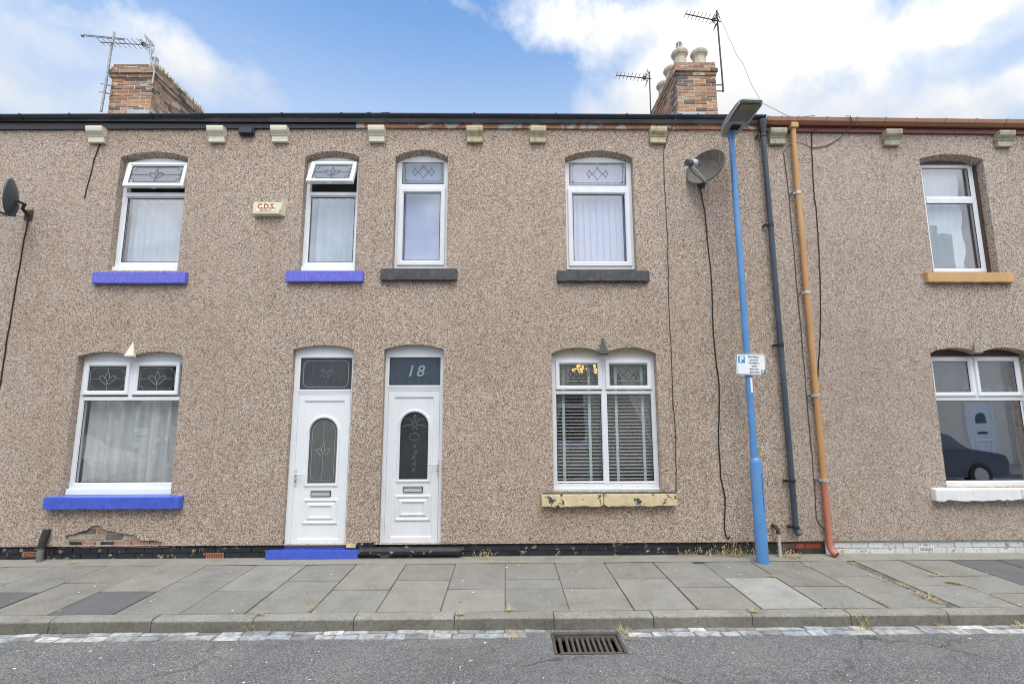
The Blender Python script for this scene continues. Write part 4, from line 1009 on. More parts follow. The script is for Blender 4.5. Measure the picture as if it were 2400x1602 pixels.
# ------------------------------------------------------------------ chimneys
def chimney(house, x0, x1, y0, y1, ztop, steps, seed, lab):
    r = random.Random(seed); H = .0745; n = int((ztop-6.75)/H); mb = MB()
    for c in range(n):
        z = ztop-(c+1)*H; o = steps[c] if c < len(steps) else 0
        L = .228; ja = .011; off = L/2 if c % 2 else 0
        for (axis, a, b, f) in (('x', x0-o, x1+o, y0-o), ('y', y0-o+.1, y1+o, x0-o), ('y', y0-o+.1, y1+o, x1+o), ('xb', x0-o+.1, x1+o-.1, y1+o)):
            t = a-(off if axis != 'y' else L/2-off)
            while t < b-.015:
                p, q = max(t+ja/2, a), min(t+L-ja/2, b)
                if q-p > .025:
                    mb.tone = red_tone(0, 0, r)
                    if c < 4: mb.tone = tuple(v*.85 for v in mb.tone)
                    w = r.uniform(-.005, .005); jj = .003 if c > 6 else .005; za, zb_ = z+ja/2, z+H-ja/2
                    if axis == 'x': mb.box(p, q, f+w, f+.1, za, zb_, jj, r)
                    elif axis == 'xb': mb.box(p, q, f-.1, f, za, zb_, jj, r)
                    elif f < (x0+x1)/2: mb.box(f+w, f+.1, p, q, za, zb_, jj, r)
                    else: mb.box(f-.1, f+w, p, q, za, zb_, jj, r)
                t += L
    co = mb.build('chimney', BRICK, house, bevel=.004, label=lab)
    k = MB(); k.box(x0+.006, x1-.006, y0+.006, y1-.006, 6.6, ztop-.02)
    for c, o in enumerate(steps):
        if o: k.box(x0-o+.006, x1+o-.006, y0-o+.006, y1+o-.006, ztop-(c+1)*H+.003, ztop-c*H-.004-.02*(c == 0))
    k.build('mortar_bed', MORTAR, co)
    fl = MB(); fl.add([(x0+.02, y0+.02, ztop-.02), (x1-.02, y0+.02, ztop-.02), (x1-.02, y1-.02, ztop-.02), (x0+.02, y1-.02, ztop-.02), (x0+.15, y0+.15, ztop+.035), (x1-.15, y0+.15, ztop+.035), (x1-.15, y1-.15, ztop+.035), (x0+.15, y1-.15, ztop+.035)],
                      [(0, 1, 5, 4), (1, 2, 6, 5), (2, 3, 7, 6), (3, 0, 4, 7), (4, 5, 6, 7)]); fl.build('flaunching', MORTAR, co)
    return co
def pot(co, x, y, z, cowl):
    p = MB(); p.lathe([(.150, 0), (.146, .06), (.128, .13), (.122, .30), (.130, .31), (.135, .335), (.160, .36), (.172, .40), (.172, .43), (.150, .462), (.125, .47), (.105, .46), (.10, .2)], (x, y, z-.05), 8, False, R(22.5))
    po = p.build('chimney_pot', POT, co, bevel=.003)
    return po
def cowl_at(co, x, y, z):
    p = MB(); p.lathe([(.058, 0), (.058, .03), (.062, .03)], (x, y, z), 16)
    for i in range(5): p.lathe([(.058, .04+i*.03), (.066, .046+i*.03), (.058, .052+i*.03)], (x, y, z), 16)
    p.lathe([(.066, .19), (.05, .215), (.0, .225)], (x, y, z), 16)
    for a in range(6): q = R(60*a); p.tube([(x+.056*math.cos(q), y+.056*math.sin(q), z), (x+.056*math.cos(q), y+.056*math.sin(q), z+.2)], .006, 6)
    p.build('chimney_cowl', CHROME, co)
LC = chimney(H20, -7.55, -6.755, 2.0, 3.62, 8.49, [.0, .02, .055, .03, 0, 0, 0], 21, 'brick chimney stack with a wire cowl')
RC = chimney(H18, 3.325, 4.095, 2.0, 4.1, 8.605, [.0, .015, .04, .02, 0, 0], 22, 'brick chimney stack with cream octagonal pots')
for j, y in enumerate((2.24, 2.72, 3.2)):
    for i, x in enumerate((3.51, 3.90)):
        po = pot(RC, x, y, 8.60, False)
cowl_at(RC, 3.51, 2.24, 8.99)
cowl_at(LC, -6.965, 2.25, 8.60); cowl_at(LC, -7.3, 2.85, 8.52)
for (a, b, co) in ((3.32, 3.83, RC), (-7.17, -6.75, LC)):
    f = MB(); f.box(a, b, 1.975, 2.0-.002, 7.1, 7.525); 
    for i in range(4): f.box((a-.016) if co is RC else b+.004, (a-.002) if co is RC else b+.018, 2.0+i*.22, 2.21+i*.22, 7.1, 7.56+i*.118)
    f.build('flashing', FLASH, co)
mo = MB(); rm = random.Random(3)
for i in range(420):
    y = rm.uniform(2.05, 3.5); x = -6.74+rm.gauss(-.02, .03); z = 8.475; a = rm.uniform(0, 6.28); L = rm.uniform(.03, .11)
    t = Vector((math.cos(a)*.45, math.sin(a)*.45, .8))*L; w = Vector((-math.sin(a), math.cos(a), 0))*.006
    mo.add([Vector((x, y, z))-w, Vector((x, y, z))+w, Vector((x, y, z))+t], [(0, 1, 2)])
tag(mo.build('dry_moss', MOSS), 'fringe of yellow dry grass and moss along the top edge of the left chimney', 'moss', None, 'stuff')

# ------------------------------------------------------------------ aerials
def aerial(label, mast, boom, n_el, el, mat, reflector, bracket, r=.016):
    t = thing('tv_aerial', label, 'aerial', mast[0], 'television aerials on the chimneys')
    m_ = MB(); m_.tube(mast, r, 8); m_.build('mast', mat, t)
    b_ = MB(); A, B = Vector(boom[0]), Vector(boom[1]); b_.tube([A, B], .011, 6)
    for i in range(n_el):
        p = A.lerp(B, (i+.1)/(n_el+1.5)); h = el*(.8+.3*i/max(1, n_el)); b_.tube([p+Vector((0, -h, .004)), p+Vector((0, h, .004))], .0055, 5)
    b_.build('boom', mat, t)
    if reflector:
        q = MB(); d = (B-A).normalized(); C_ = B-d*.07
        for s_ in (1, -1):
            ax = Vector((-d.x*.35, 0, s_*1.0)).normalized()
            for i in range(4): p = C_+ax*(.03+.036*i); q.tube([p+Vector((0, -.12, 0)), p+Vector((0, .12, 0))], .004, 5)
            for yy in (-.10, .10): q.tube([C_+Vector((0, yy, 0)), C_+ax*.145+Vector((0, yy, 0))], .005, 5)
        q.build('reflector', mat, t)
        dp = MB(); P = A.lerp(B, .80); dp.box(P.x-.03, P.x+.03, P.y-.02, P.y+.02, P.z-.02, P.z+.035)
        for s_ in (1, -1): dp.tube([P+Vector((0, 0, .02)), P+Vector((0, s_*.10, .02)), P+Vector((.03, s_*.10, .02)), P+Vector((.03, 0, .02))], .006, 5)
        dp.build('dipole', MAST_DARK, t)
    for (p, q_) in bracket:
        k = MB(); k.tube([p, q_], .012, 6); d = (Vector(q_)-Vector(p)); k.box(q_[0]-.012, q_[0]+.012, q_[1]-.03, q_[1]+.03, q_[2]-.04, q_[2]+.04); k.build('wall_bracket', mat, t)
    return t
a1 = aerial('leaning silver mast with a long bare boom, outer side of the left chimney', [(-7.582, 1.9, 7.43), (-7.556, 1.9, 7.99), (-7.542, 1.9, 8.6), (-7.518, 1.9, 9.08)], [(-8.115, 1.9, 9.025), (-7.30, 1.9, 8.94)], 0, .1, MAST, False,
            [((-7.67, 1.92, 8.02), (-7.50, 2.0, 8.02)), ((-7.68, 1.92, 7.852), (-7.50, 2.0, 7.852))], .021)
x_ = MB(); x_.tube([(-8.115, 1.9, 9.0), (-7.30, 1.9, 8.915)], .009, 6); x_.lathe([(.0, -.03), (.026, -.03), (.026, .03), (0, .03)], (-8.11, 1.9, 9.012), 10); x_.build('boom', MAST, a1)
aerial('silver aerial with many cross rods on a cranked mast at the left chimney corner', [(-6.655, 1.86, 7.96), (-6.645, 1.86, 8.25), (-6.735, 1.86, 8.5), (-6.79, 1.86, 8.86)], [(-7.72, 1.86, 8.833), (-6.70, 1.86, 8.776)], 9, .13, MAST, True, [((-6.66, 1.86, 7.99), (-6.72, 1.99, 8.0))], .017)
aerial('tall dark aerial on the right side of the chimney with clay pots', [(4.275, 2.1, 8.04), (4.272, 2.1, 8.5), (4.253, 2.1, 9.82)], [(3.617, 2.1, 9.742), (4.325, 2.1, 9.574)], 8, .12, MAST_DARK, True, [((4.29, 2.1, 8.185), (4.09, 2.1, 8.185)), ((4.29, 2.1, 8.055), (4.09, 2.1, 8.055))])
aerial('lower dark aerial on a thin mast left of the clay pots', [(3.119, 3, 7.6), (3.122, 3, 8.4), (3.131, 3, 9.15)], [(2.405, 3, 9.062), (3.17, 3, 8.981)], 8, .12, MAST_DARK, True, [((3.119, 3, 7.75), (3.119, 3.05, 7.62))], .013)

# ------------------------------------------------------------------ satellite dishes
def dish(label, c, az, rx, rz, front, back, wallp, tilt=0.0, feed=.36):
    t = thing('satellite_dish', label, 'satellite dish', wallp, 'satellite dishes on the house fronts')
    n = Vector((-math.sin(R(az)), -math.cos(R(az)), tilt)).normalized(); right = Vector((0, 0, 1)).cross(n).normalized(); up = n.cross(right).normalized(); c = Vector(c)
    def P(a, k, off): return c+right*(rx*k*math.cos(a))+up*(rz*k*math.sin(a))+n*off
    N = 36; rings = [(0.0001, -.06), (.25, -.056), (.5, -.043), (.75, -.02), (.93, .004), (1.0, .014), (1.02, .012), (1.02, -.004)]
    m_ = MB(); m_.smooth = True; vs = [P(2*math.pi*k/N, q, o) for q, o in rings for k in range(N)]
    m_.add(vs, [(i*N+k, i*N+(k+1) % N, i*N+N+(k+1) % N, i*N+N+k) for i in range(len(rings)-1) for k in range(N)])
    m_.cur = 1; rb_ = [(1.02, -.004), (.95, -.006), (.75, -.032), (.5, -.055), (.25, -.068), (.0001, -.072)]
    m_.add([P(2*math.pi*k/N, q, o) for q, o in rb_ for k in range(N)], [(i*N+k, i*N+(k+1) % N, i*N+N+(k+1) % N, i*N+N+k) for i in range(len(rb_)-1) for k in range(N)])
    m_.build('reflector', [front, back], t)
    a0 = c-up*(rz*.93)-n*.02; a1_ = c-up*(rz*.62)+n*feed
    ar = MB(); ar.tube([c-up*rz*.35-n*.085, a0-n*.035-up*.02, a0+n*.03-up*.01, a1_], [.016, .02, .019, .017], 8); ar.build('feed_arm', LNB if back is DISH_GREY else back, t)
    lb = MB(); d_ = (c-a1_).normalized(); h = a1_+up*.045
    lb.tube([h-d_*.13, h-d_*.02], .042, 12); lb.cur = 1; lb.tube([h-d_*.02, h+d_*.03, h+d_*.075, h+d_*.085], [.04, .043, .055, .046], 14); lb.cur = 0
    lb.tube([h-d_*.05, h-d_*.05-up*.05], [.015, .012], 8); lb.build('receiver', [plain('dark_grey_plastic', (.07, .08, .10), .4), LNB], t)
    br = MB(); wp = Vector(wallp); e = c-n*.075-up*rz*.15
    br.tube([e, e-n*.07-up*.03, wp+Vector((0, -.10, .05)), wp+Vector((0, -.02, 0))], .02, 8); br.box(wp.x-.055, wp.x+.055, -.014, -.001, wp.z-.075, wp.z+.075); br.build('wall_bracket', RUST, t)
    cb = MB(); cb.tube([h-d_*.05-up*.05, h-d_*.05-up*.14+right*.03, a0-up*.04+n*.04, a0-up*.02-n*.05, wp+Vector((.02, -.02, -.03))], .005, 6); cb.build('lead', CABLE, t)
    return t
dish('dark grey satellite dish seen from behind at the far left of the houses', (-6.60, -.36, 4.70), 60, .215, .245, DISH_BACK, DISH_BACK, (-6.69, -.002, 4.60))
dish('lichen covered brown satellite dish facing left beside the street lamp', (2.79, -.24, 5.225), 52, .285, .235, DISH_GREY, DISH_GREY, (2.82, -.002, 5.11), .12, .34)

# ------------------------------------------------------------------ alarm box
al = thing('alarm_box', 'cream alarm box with red C.D.S. lettering on the wall of number 20', 'alarm box', (-3.32, 0, 4.67))
m_ = MB(); x0, x1, z0, z1 = -3.548, -3.112, 4.585, 4.788
m_.add([(x0, -.001, z0), (x1, -.001, z0), (x1, -.001, z1), (x0, -.001, z1), (x0+.022, -.08, z0+.010), (x1-.060, -.08, z0+.010), (x1-.006, -.08, z1-.022), (x0+.012, -.08, z1-.022)],
       [(4, 5, 6, 7), (0, 1, 5, 4), (1, 2, 6, 5), (2, 3, 7, 6), (3, 0, 4, 7)]); m_.build('cover', ALARM, al, bevel=.006)
m_ = MB(); m_.box(-3.497, -3.212, -.0822, -.0802, 4.622, 4.745); stk = m_.build('sticker', ALARM_STK, al)
m_ = MB(); m_.add(*text_mb('C.D.S.', .096, (-3.350, -.0835, 4.699), offset=.0035, spacing=1.0)); m_.add(*text_mb('SECURITY', .036, (-3.354, -.0835, 4.642), offset=.0, spacing=1.02))
for sx in (-3.493, -3.219): m_.box(sx, sx+.002, -.0832, -.0824, 4.626, 4.742)
for sz in (4.626, 4.741): m_.box(-3.492, -3.217, -.0832, -.0824, sz, sz+.002)
# small serifs so the capitals read like the printed face
for sx, sz in ((-3.487+.014, 4.690), ): pass
m_.build('lettering', RED_INK, stk)
m_ = MB(); m_.tube([(-3.155, -.075, 4.64), (-3.155, -.083, 4.64)], .007, 8); m_.build('screw', GASKET, al)

# ------------------------------------------------------------------ street lamp and sign
lp = thing('street_lamp', 'blue street lamp post with flat grey lantern rising in front of the house fronts', 'street lamp', (3.155, -.31, 0))
m_ = MB(); m_.lathe([(.0725, -.05), (.0725, 1.20), (.066, 1.235), (.05, 1.262), (.043, 1.268)], (3.160, -.31, 0), 28); base = m_.build('base_column', LAMP_BLUE, lp)
m_ = MB(); 
for i, (x, z0, z1) in enumerate(((0, .62, 1.05),)):
    a0, a1 = R(-62), R(-16); rr = .0745
    vs = [(3.160+rr*math.cos(a), -.31+rr*math.sin(a), z) for z in (.62, 1.08) for a in [a0+(a1-a0)*k/6 for k in range(7)]]
    m_.smooth = True; m_.add(vs, [(k, k+1, k+8, k+7) for k in range(6)])
m_.build('access_door', plain('blue_door_paint', (.10, .27, .62), .4, .1, 5), base)
m_ = MB()
for a in (R(-63), R(-15)): m_.tube([(3.160+.073*math.cos(a), -.31+.073*math.sin(a), .62), (3.160+.073*math.cos(a), -.31+.073*math.sin(a), 1.08)], .003, 5)
m_.build('door_seam', INK, base)
m_ = MB(); m_.lathe([(.043, 1.262), (.041, 3.0), (.038, 5.70), (.036, 5.72)], (3.150, -.31, 0), 24); m_.build('pole', LAMP_BLUE, lp)
m_ = MB(); a0, a1 = R(-95), R(-48); vs = [(3.151+.0432*math.cos(a), -.31+.0432*math.sin(a), z) for z in (2.085, 2.275) for a in [a0+(a1-a0)*k/6 for k in range(7)]]
m_.smooth = True; m_.add(vs, [(k, k+1, k+8, k+7) for k in range(6)]); m_.build('sticker', SIGN_WHITE, lp)
# lantern: flat tapering casting built along -y then tilted up
ln = MB(); secs = [(-.115, .05, .05, .035), (-.09, .09, .055, .045), (-.03, .125, .06, .055), (.06, .15, .062, .05), (.17, .168, .055, .036), (.32, .174, .045, .022), (.47, .172, .035, .018), (.54, .155, .026, .012), (.565, .12, .015, .006)]
ring_n = 16; vs = []
for (yy, w, top, bot) in secs:
    for k in range(ring_n):
        a = 2*math.pi*k/ring_n; cx_ = math.copysign(abs(math.cos(a))**.45, math.cos(a)); cz_ = math.copysign(abs(math.sin(a))**.6, math.sin(a))
        vs.append((w*cx_, -yy, (top if cz_ > 0 else bot)*cz_))
ln.smooth = True; ln.add(vs, [(i*ring_n+k, i*ring_n+(k+1) % ring_n, i*ring_n+ring_n+(k+1) % ring_n, i*ring_n+ring_n+k) for i in range(len(secs)-1) for k in range(ring_n)])
ln.smooth = False; ln.add(vs[:ring_n], [tuple(range(ring_n))]); ln.add(vs[-ring_n:], [tuple(range(ring_n))])
LM = Matrix.Translation((3.150, -.30, 5.742)) @ Matrix.Rotation(R(3), 4, 'Z') @ Matrix.Rotation(R(-8), 4, 'X')
lo = ln.xform(LM).build('lantern', LAMP_GREY, lp)
q = MB(); q.box(-.135, .135, -.525, -.19, -.032, -.016); q.xform(LM).build('lens', LAMP_LENS, lo, bevel=.008)
q = MB()
for i in range(6): q.box(-.112+i*.0385, -.080+i*.0385, -.505, -.42, -.0345, -.0325)
q.xform(LM).build('diode_panel', LED_GRID, lo)
FIN = plain('bright_fin', (.62, .68, .72), .3)
for sx in (-.153, .153):
    q = MB(); q.box(sx-.004, sx+.004, -.53, -.16, -.030, -.014)
    for i in range(26):
        yy = -.17-i*.0135; q.box(sx-.007, sx+.007, yy-.005, yy+.005, -.031, -.015)
    q.xform(LM).build('heat_fin', FIN, lo)
q = MB()
for i in range(9): q.box(-.062, .062, -.155+i*.010, -.150+i*.010, -.061, -.045)
q.xform(LM).build('grille', GASKET, lo)
q = MB(); q.lathe([(.045, -.12), (.045, -.02), (.03, 0)], (0, 0, 0), 16); q.xform(Matrix.Translation((3.150, -.31, 5.72))).build('spigot', LAMP_BLUE, lp)

sg = thing('parking_sign', 'white resident permit parking sign with blue P square clamped to the blue lamp post', 'sign', (3.165, -.36, 2.45))
def rrect(x0, x1, z0, z1, r_=.012, n=4):
    p = []
    for (cx, cz, a0) in ((x1-r_, z0+r_, 270), (x1-r_, z1-r_, 0), (x0+r_, z1-r_, 90), (x0+r_, z0+r_, 180)):
        p += [(cx+r_*math.cos(R(a0+90*i/n)), cz+r_*math.sin(R(a0+90*i/n))) for i in range(n+1)]
    return p
TILT = Matrix.Translation((3.165, -.365, 2.448)) @ Matrix.Rotation(R(1.6), 4, 'Y')
pl = MB(); pl.prism(rrect(-.192, .192, -.139, .139), -.002, .003); po = pl.xform(TILT).build('plate', SIGN_WHITE, sg)
bd = MB(); pts = rrect(-.184, .184, -.131, .131, .010); polyline(bd, pts+[pts[0]], -.0021, .0026); bd.xform(TILT).build('border', INK, po)
pq = MB(); pq.box(-.165, -.078, -.0042, -.0021, .016, .106); pq.xform(TILT).build('blue_square', SIGN_BLUE, po)
tx = MB(); tx.add(*text_mb('P', .098, (-.121, -.0052, .059), offset=.0045)); tx.xform(TILT).build('letter', SIGN_WHITE, po)
tx = MB()
for i, (t_, s_, xx) in enumerate((('Resident', .046, .041), ('permit', .046, .045), ('holders', .046, .045), ('only', .046, .047), ('Mon-Sat', .040, .043), ('8am-8pm', .040, .049))):
    tx.add(*text_mb(t_, s_*.80, (xx-.006, -.0035, (.098, .058, .018, -.022, -.062, -.101)[i]), offset=.0002, spacing=1.08))
tx.xform(TILT).build('lettering', INK, po)
zb_ = MB(); zb_.box(.130, .176, -.0042, -.0021, -.124, -.072); zb_.xform(TILT).build('zone_square', INK, po)
tx = MB(); tx.add(*text_mb('B', .050, (.153, -.0052, -.098), offset=.001)); tx.xform(TILT).build('letter', SIGN_WHITE, po)
ck = MB()
for z in (2.37, 2.52): ck.box(3.105, 3.215, -.362, -.262, z-.01, z+.01)
ck.build('clamp', GALV, sg)

# ------------------------------------------------------------------ cables on the wall
def cable(label, pts, r, mat=CABLE, y=-.008, jit=.006, seed=1):
    rr = random.Random(seed); P = []
    for (a, b) in zip(pts, pts[1:]):
        L = math.hypot(b[0]-a[0], b[-1]-a[-1]); n = max(1, int(L/.12))
        for i in range(n):
            t = i/n; ya = a[1] if len(a) == 3 else y; yb = b[1] if len(b) == 3 else y
            P.append((a[0]+(b[0]-a[0])*t+(rr.uniform(-jit, jit) if i else 0), ya+(yb-ya)*t, a[-1]+(b[-1]-a[-1])*t))
    e = pts[-1]; P.append((e[0], e[1] if len(e) == 3 else y, e[-1]))
    m_ = MB(); m_.tube(P, r, 6); o = m_.build('cable', mat, None, origin=P[-1])
    return tag(o, label, 'cable', 'cables clipped to the house fronts')
cable('black cable hanging down the wall from the left satellite dish', [(-6.69, 4.60), (-6.694, 4.40), (-6.711, 4.07), (-6.729, 3.395), (-6.745, 2.536), (-6.747, 2.0), (-6.76, 1.0), (-6.78, .3)], .008, seed=1)
cable('short loose black cable below the leftmost eaves bracket', [(-5.79, 5.73), (-5.82, 5.697), (-5.881, 5.437), (-5.912, 5.128), (-5.945, 4.843)], .007, seed=2)
cable('thin grey brown cable down the wall right of the number 18 windows', [(2.47, -.155, 6.10), (2.42, -.12, 5.93), (2.34, 5.76), (2.30, 5.60), (2.285, 5.136), (2.295, 4.319), (2.262, 3.412), (2.264, 2.915), (2.254, 2.08), (2.267, 1.513), (2.237, .80)], .0055, plain('brown_cable', (.06, .05, .042), .6), seed=3)
cable('wavy black cable dropping from the lichen covered dish to the wall foot', [(2.80, 5.10), (2.803, 5.0), (2.848, 4.664), (2.878, 3.723), (2.873, 3.411), (2.859, 2.914), (2.893, 2.181), (2.841, 1.471), (2.836, .977), (2.878, .724), (2.846, .321), (2.862, .232), (2.89, .214), (2.913, .235)], .009, seed=4)
cable('grey cable looping from the brown gutter across the ochre downpipe', [(4.93, -.13, 6.075), (4.985, -.15, 6.06), (5.022, -.12, 5.99), (5.0, -.06, 5.91), (4.939, -.02, 5.841), (4.82, -.01, 5.75), (4.692, -.01, 5.68), (4.469, -.01, 5.647), (4.32, -.08, 5.664), (4.20, -.112, 5.672), (4.10, -.06, 5.65), (4.06, -.01, 5.60), (4.054, 5.56), (4.074, 4.995), (4.077, 4.22), (4.074, 3.401), (4.082, 2.913), (4.077, 1.911), (4.082, 1.167), (4.067, .447), (4.12, .36), (4.175, .313)], .006, plain('dull_cable', (.10, .095, .09), .6), jit=.004, seed=5)
cable('black cable right of the ochre downpipe coming from the maroon fascia', [(4.558, -.036, 5.93), (4.50, -.036, 5.905), (4.494, 5.88), (4.469, 5.605), (4.447, 5.017), (4.454, 4.728), (4.437, 4.121), (4.395, 3.401), (4.347, 2.912), (4.266, 2.385), (4.171, 1.87)], .0075, seed=6)
cable('thin white wire falling from the tall aerial behind the lantern', [(4.28, 2.1, 9.75), (4.33, 2.05, 9.50), (4.41, 1.75, 8.55), (4.44, 1.6, 8.25), (4.40, 1.3, 7.60), (4.33, .9, 6.98), (4.42, .3, 6.32), (4.50, -.1, 6.10)], .006, CABLE_GREY, jit=.004, seed=7)

# pipe stub standing by the lamp
sp = thing('stand_pipe', 'short grey pipe with a rusty capped top standing between lamp post and black downpipe', 'pipe', (3.505, -.09, 0))
m_ = MB(); m_.tube([(3.505, -.09, -.03), (3.506, -.088, .29)], .021, 12); m_.build('pipe', plain('pale_grey_pipe', (.46, .46, .45), .6, .1, 12), sp)
m_ = MB(); m_.tube([(3.506, -.088, .285), (3.502, -.086, .33), (3.488, -.07, .365), (3.482, -.03, .372), (3.482, .0, .372)], [.024, .028, .027, .024, .022], 10); m_.build('cap', RUST, sp)

# ------------------------------------------------------------------ gully grate and stop-tap cover
gd = thing('drain_grate', 'rusty cast iron gully grate set in the road by the kerb', 'drain', (.70, -2.07, ROAD_Z))
m_ = MB(); z = ROAD_Z+.004
m_.box(GX0-.004, GX1+.004, GY1-.045, GY1+.004, ROAD_Z-.06, z); m_.box(GX0-.004, GX1+.004, GY0-.004, GY0+.014, ROAD_Z-.06, z); m_.box(GX0-.004, GX0+.022, GY0+.014, GY1-.045, ROAD_Z-.06, z); m_.box(GX1-.022, GX1+.004, GY0+.014, GY1-.045, ROAD_Z-.06, z)
m_.build('frame', CAST_IRON, gd, bevel=.004)
m_ = MB(); gx0, gx1, gy0, gy1 = GX0+.05, GX1-.03, GY0+.022, GY1-.06; z = ROAD_Z-.004
m_.box(gx0, gx1, gy0, gy0+.028, z-.03, z); m_.box(gx0, gx1, gy1-.022, gy1, z-.03, z); m_.box(gx0, gx0+.03, gy0+.028, gy1-.022, z-.03, z); m_.box(gx1-.03, gx1, gy0+.028, gy1-.022, z-.03, z)
m_.build('rim', CAST_IRON, gd, bevel=.004)
nb_ = 10
for i in range(nb_-1):
    x = gx0+.03+(gx1-gx0-.06)*(i+1)/nb_; m_ = MB(); m_.box(x-.0125, x+.0125, gy0+.026, gy1-.02, z-.05, z-.002); m_.build('bar', CAST_IRON, gd, bevel=.004)
m_ = MB(); m_.add([(GX0-.02, GY0-.01, -.45), (GX1+.02, GY0-.01, -.45), (GX1+.02, GY1+.03, -.45), (GX0-.02, GY1+.03, -.45)], [(0, 1, 2, 3)])
for a, b_, c_, d_ in ((GX0-.02, GX1+.02, GY0-.012, GY0-.01), (GX0-.02, GX1+.02, GY1+.028, GY1+.03), (GX0-.022, GX0-.02, GY0, GY1), (GX1+.02, GX1+.022, GY0, GY1)): m_.box(a, b_, c_, d_, -.45, ROAD_Z-.07)
m_.build('pit', PIT, gd)
tc = MB(); tc.box(2.292, 2.432, -.335, -.262, -.002, .0055); tag(tc.build('stopcock_cover', plain('blue_black_iron', (.035, .045, .06), .5, .2, 20, .3, 60), None, bevel=.003, origin=(2.36, -.30, 0)), 'small dark stop tap cover let into the pavement left of the lamp post', 'cover')

# ------------------------------------------------------------------ things behind the glass
def folds(name, x0, x1, z0, z1, y, amp, n, mat, label, cat, group, seed, edge=None, y_sc=1.0):
    r = random.Random(seed); N = 90; M_ = 14; ph = [r.uniform(0, 6.3) for _ in range(5)]
    fr = [r.uniform(.6, 1.6)*n for _ in range(5)]; vs = []
    for j in range(M_+1):
        t = j/M_; z = z0+(z1-z0)*t
        xa, xb = (x0, x1) if edge is None else edge(t)
        for i in range(N+1):
            s_ = i/N; w = sum(math.sin(6.283*fr[k]*s_+ph[k]+.25*math.sin(3*t+k))/(1+k*.5) for k in range(5))/2.2
            vs.append((xa+(xb-xa)*s_, y+amp*w*(.75+.25*(1-t)), z))
    m_ = MB(); m_.smooth = True
    m_.add(vs, [(j*(N+1)+i, j*(N+1)+i+1, (j+1)*(N+1)+i+1, (j+1)*(N+1)+i) for j in range(M_) for i in range(N)])
    o = m_.build(name, mat, None, origin=((x0+x1)/2, y, z0)); return tag(o, label, cat, group)
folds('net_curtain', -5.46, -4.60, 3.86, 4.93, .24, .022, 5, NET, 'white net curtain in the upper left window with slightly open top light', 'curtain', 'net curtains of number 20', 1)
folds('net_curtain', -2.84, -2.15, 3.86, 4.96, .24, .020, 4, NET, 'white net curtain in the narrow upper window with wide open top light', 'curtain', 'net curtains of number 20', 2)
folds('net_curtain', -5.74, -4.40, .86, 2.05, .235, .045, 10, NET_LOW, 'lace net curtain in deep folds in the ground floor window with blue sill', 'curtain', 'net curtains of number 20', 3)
def vertical_blind(x0, x1, z0, z1, y, n, ang, label):
    m_ = MB(); p = (x1-x0)/n
    for i in range(n):
        cx = x0+p*(i+.5); h = p*.58; dx, dy = h*math.cos(ang), h*math.sin(ang)
        m_.add([(cx-dx, y-dy, z0), (cx+dx, y+dy, z0), (cx+dx, y+dy, z1), (cx-dx, y-dy, z1), (cx-dx+.001, y-dy+.002, z0), (cx+dx, y+dy+.002, z0), (cx+dx, y+dy+.002, z1), (cx-dx+.001, y-dy+.002, z1)],
               [(0, 1, 2, 3), (4, 7, 6, 5), (0, 3, 7, 4), (1, 5, 6, 2)])
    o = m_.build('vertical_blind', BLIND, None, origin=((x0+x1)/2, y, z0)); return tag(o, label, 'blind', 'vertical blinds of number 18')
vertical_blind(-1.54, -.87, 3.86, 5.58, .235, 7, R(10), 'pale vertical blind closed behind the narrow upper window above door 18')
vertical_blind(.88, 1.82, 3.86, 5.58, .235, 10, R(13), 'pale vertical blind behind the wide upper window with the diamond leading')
m_ = MB(); N = 40; vs = []; rr = random.Random(9)
for j in range(13):
    t = j/12; z = 3.86+1.62*t; e = 6.93-.045*(1-t)**.5*(1 if j > 1 else 1.6)-.10-.02*math.sin(j*1.7)
    for i in range(N+1): vs.append((6.06+(e-6.06)*i/N, .26+.008*math.sin(i*.9)+.004*math.sin(i*2.3+j), z))
m_.smooth = True; m_.add(vs, [(j*(N+1)+i, j*(N+1)+i+1, (j+1)*(N+1)+i+1, (j+1)*(N+1)+i) for j in range(12) for i in range(N)])
tag(m_.build('window_sheet', NET_GREY if False else plain('pale_blue_sheet', (.52, .58, .64), .9, .04, 3), None, origin=(6.5, .26, 3.86)), 'pale sheet hung behind the right upper window, ragged at its right edge', 'sheet')
folds('net_curtain', 5.93, 7.25, 2.0, 2.62, .27, .010, 8, NET_GREY, 'short grey net behind the top lights of the right ground floor window', 'curtain', None, 4)
# venetian blinds
for (x0, x1, tapes, lb) in ((.668, 1.325, (.796, 1.156), 'venetian blind with pale blue tapes in the left half of the number 18 lower window'), (1.352, 2.012, (1.529, 1.897), 'venetian blind with pale blue tapes in the right half of the number 18 lower window')):
    vb = thing('venetian_blind', lb, 'blind', ((x0+x1)/2, .23, .87), 'venetian blinds of number 18')
    z = .90; i = 0
    while z < 2.54:
        sl = MB(); sl.extrude_x([(.205, z-.006), (.23, z+.0), (.255, z+.002), (.255, z+.005), (.23, z+.004), (.205, z-.001)], x0, x1); sl.build('slat', SLAT, vb); z += .0458
    for t_ in tapes: tp = MB(); tp.box(t_-.019, t_+.019, .1985, .2005, .885, 2.57); tp.build('tape', TAPE, vb)
    rl_ = MB(); rl_.box(x0, x1, .20, .26, 2.555, 2.60); rl_.build('head_rail', SLAT, vb)
folds('drape', .60, .95, .9, 2.55, .33, .02, 4, DRAPE, 'pale tied back drape at the left of the number 18 ground floor window', 'curtain', 'tied back drapes', 5, edge=lambda t: (.56, .62+.36*max(0, (t-.28)/.72)**1.0))
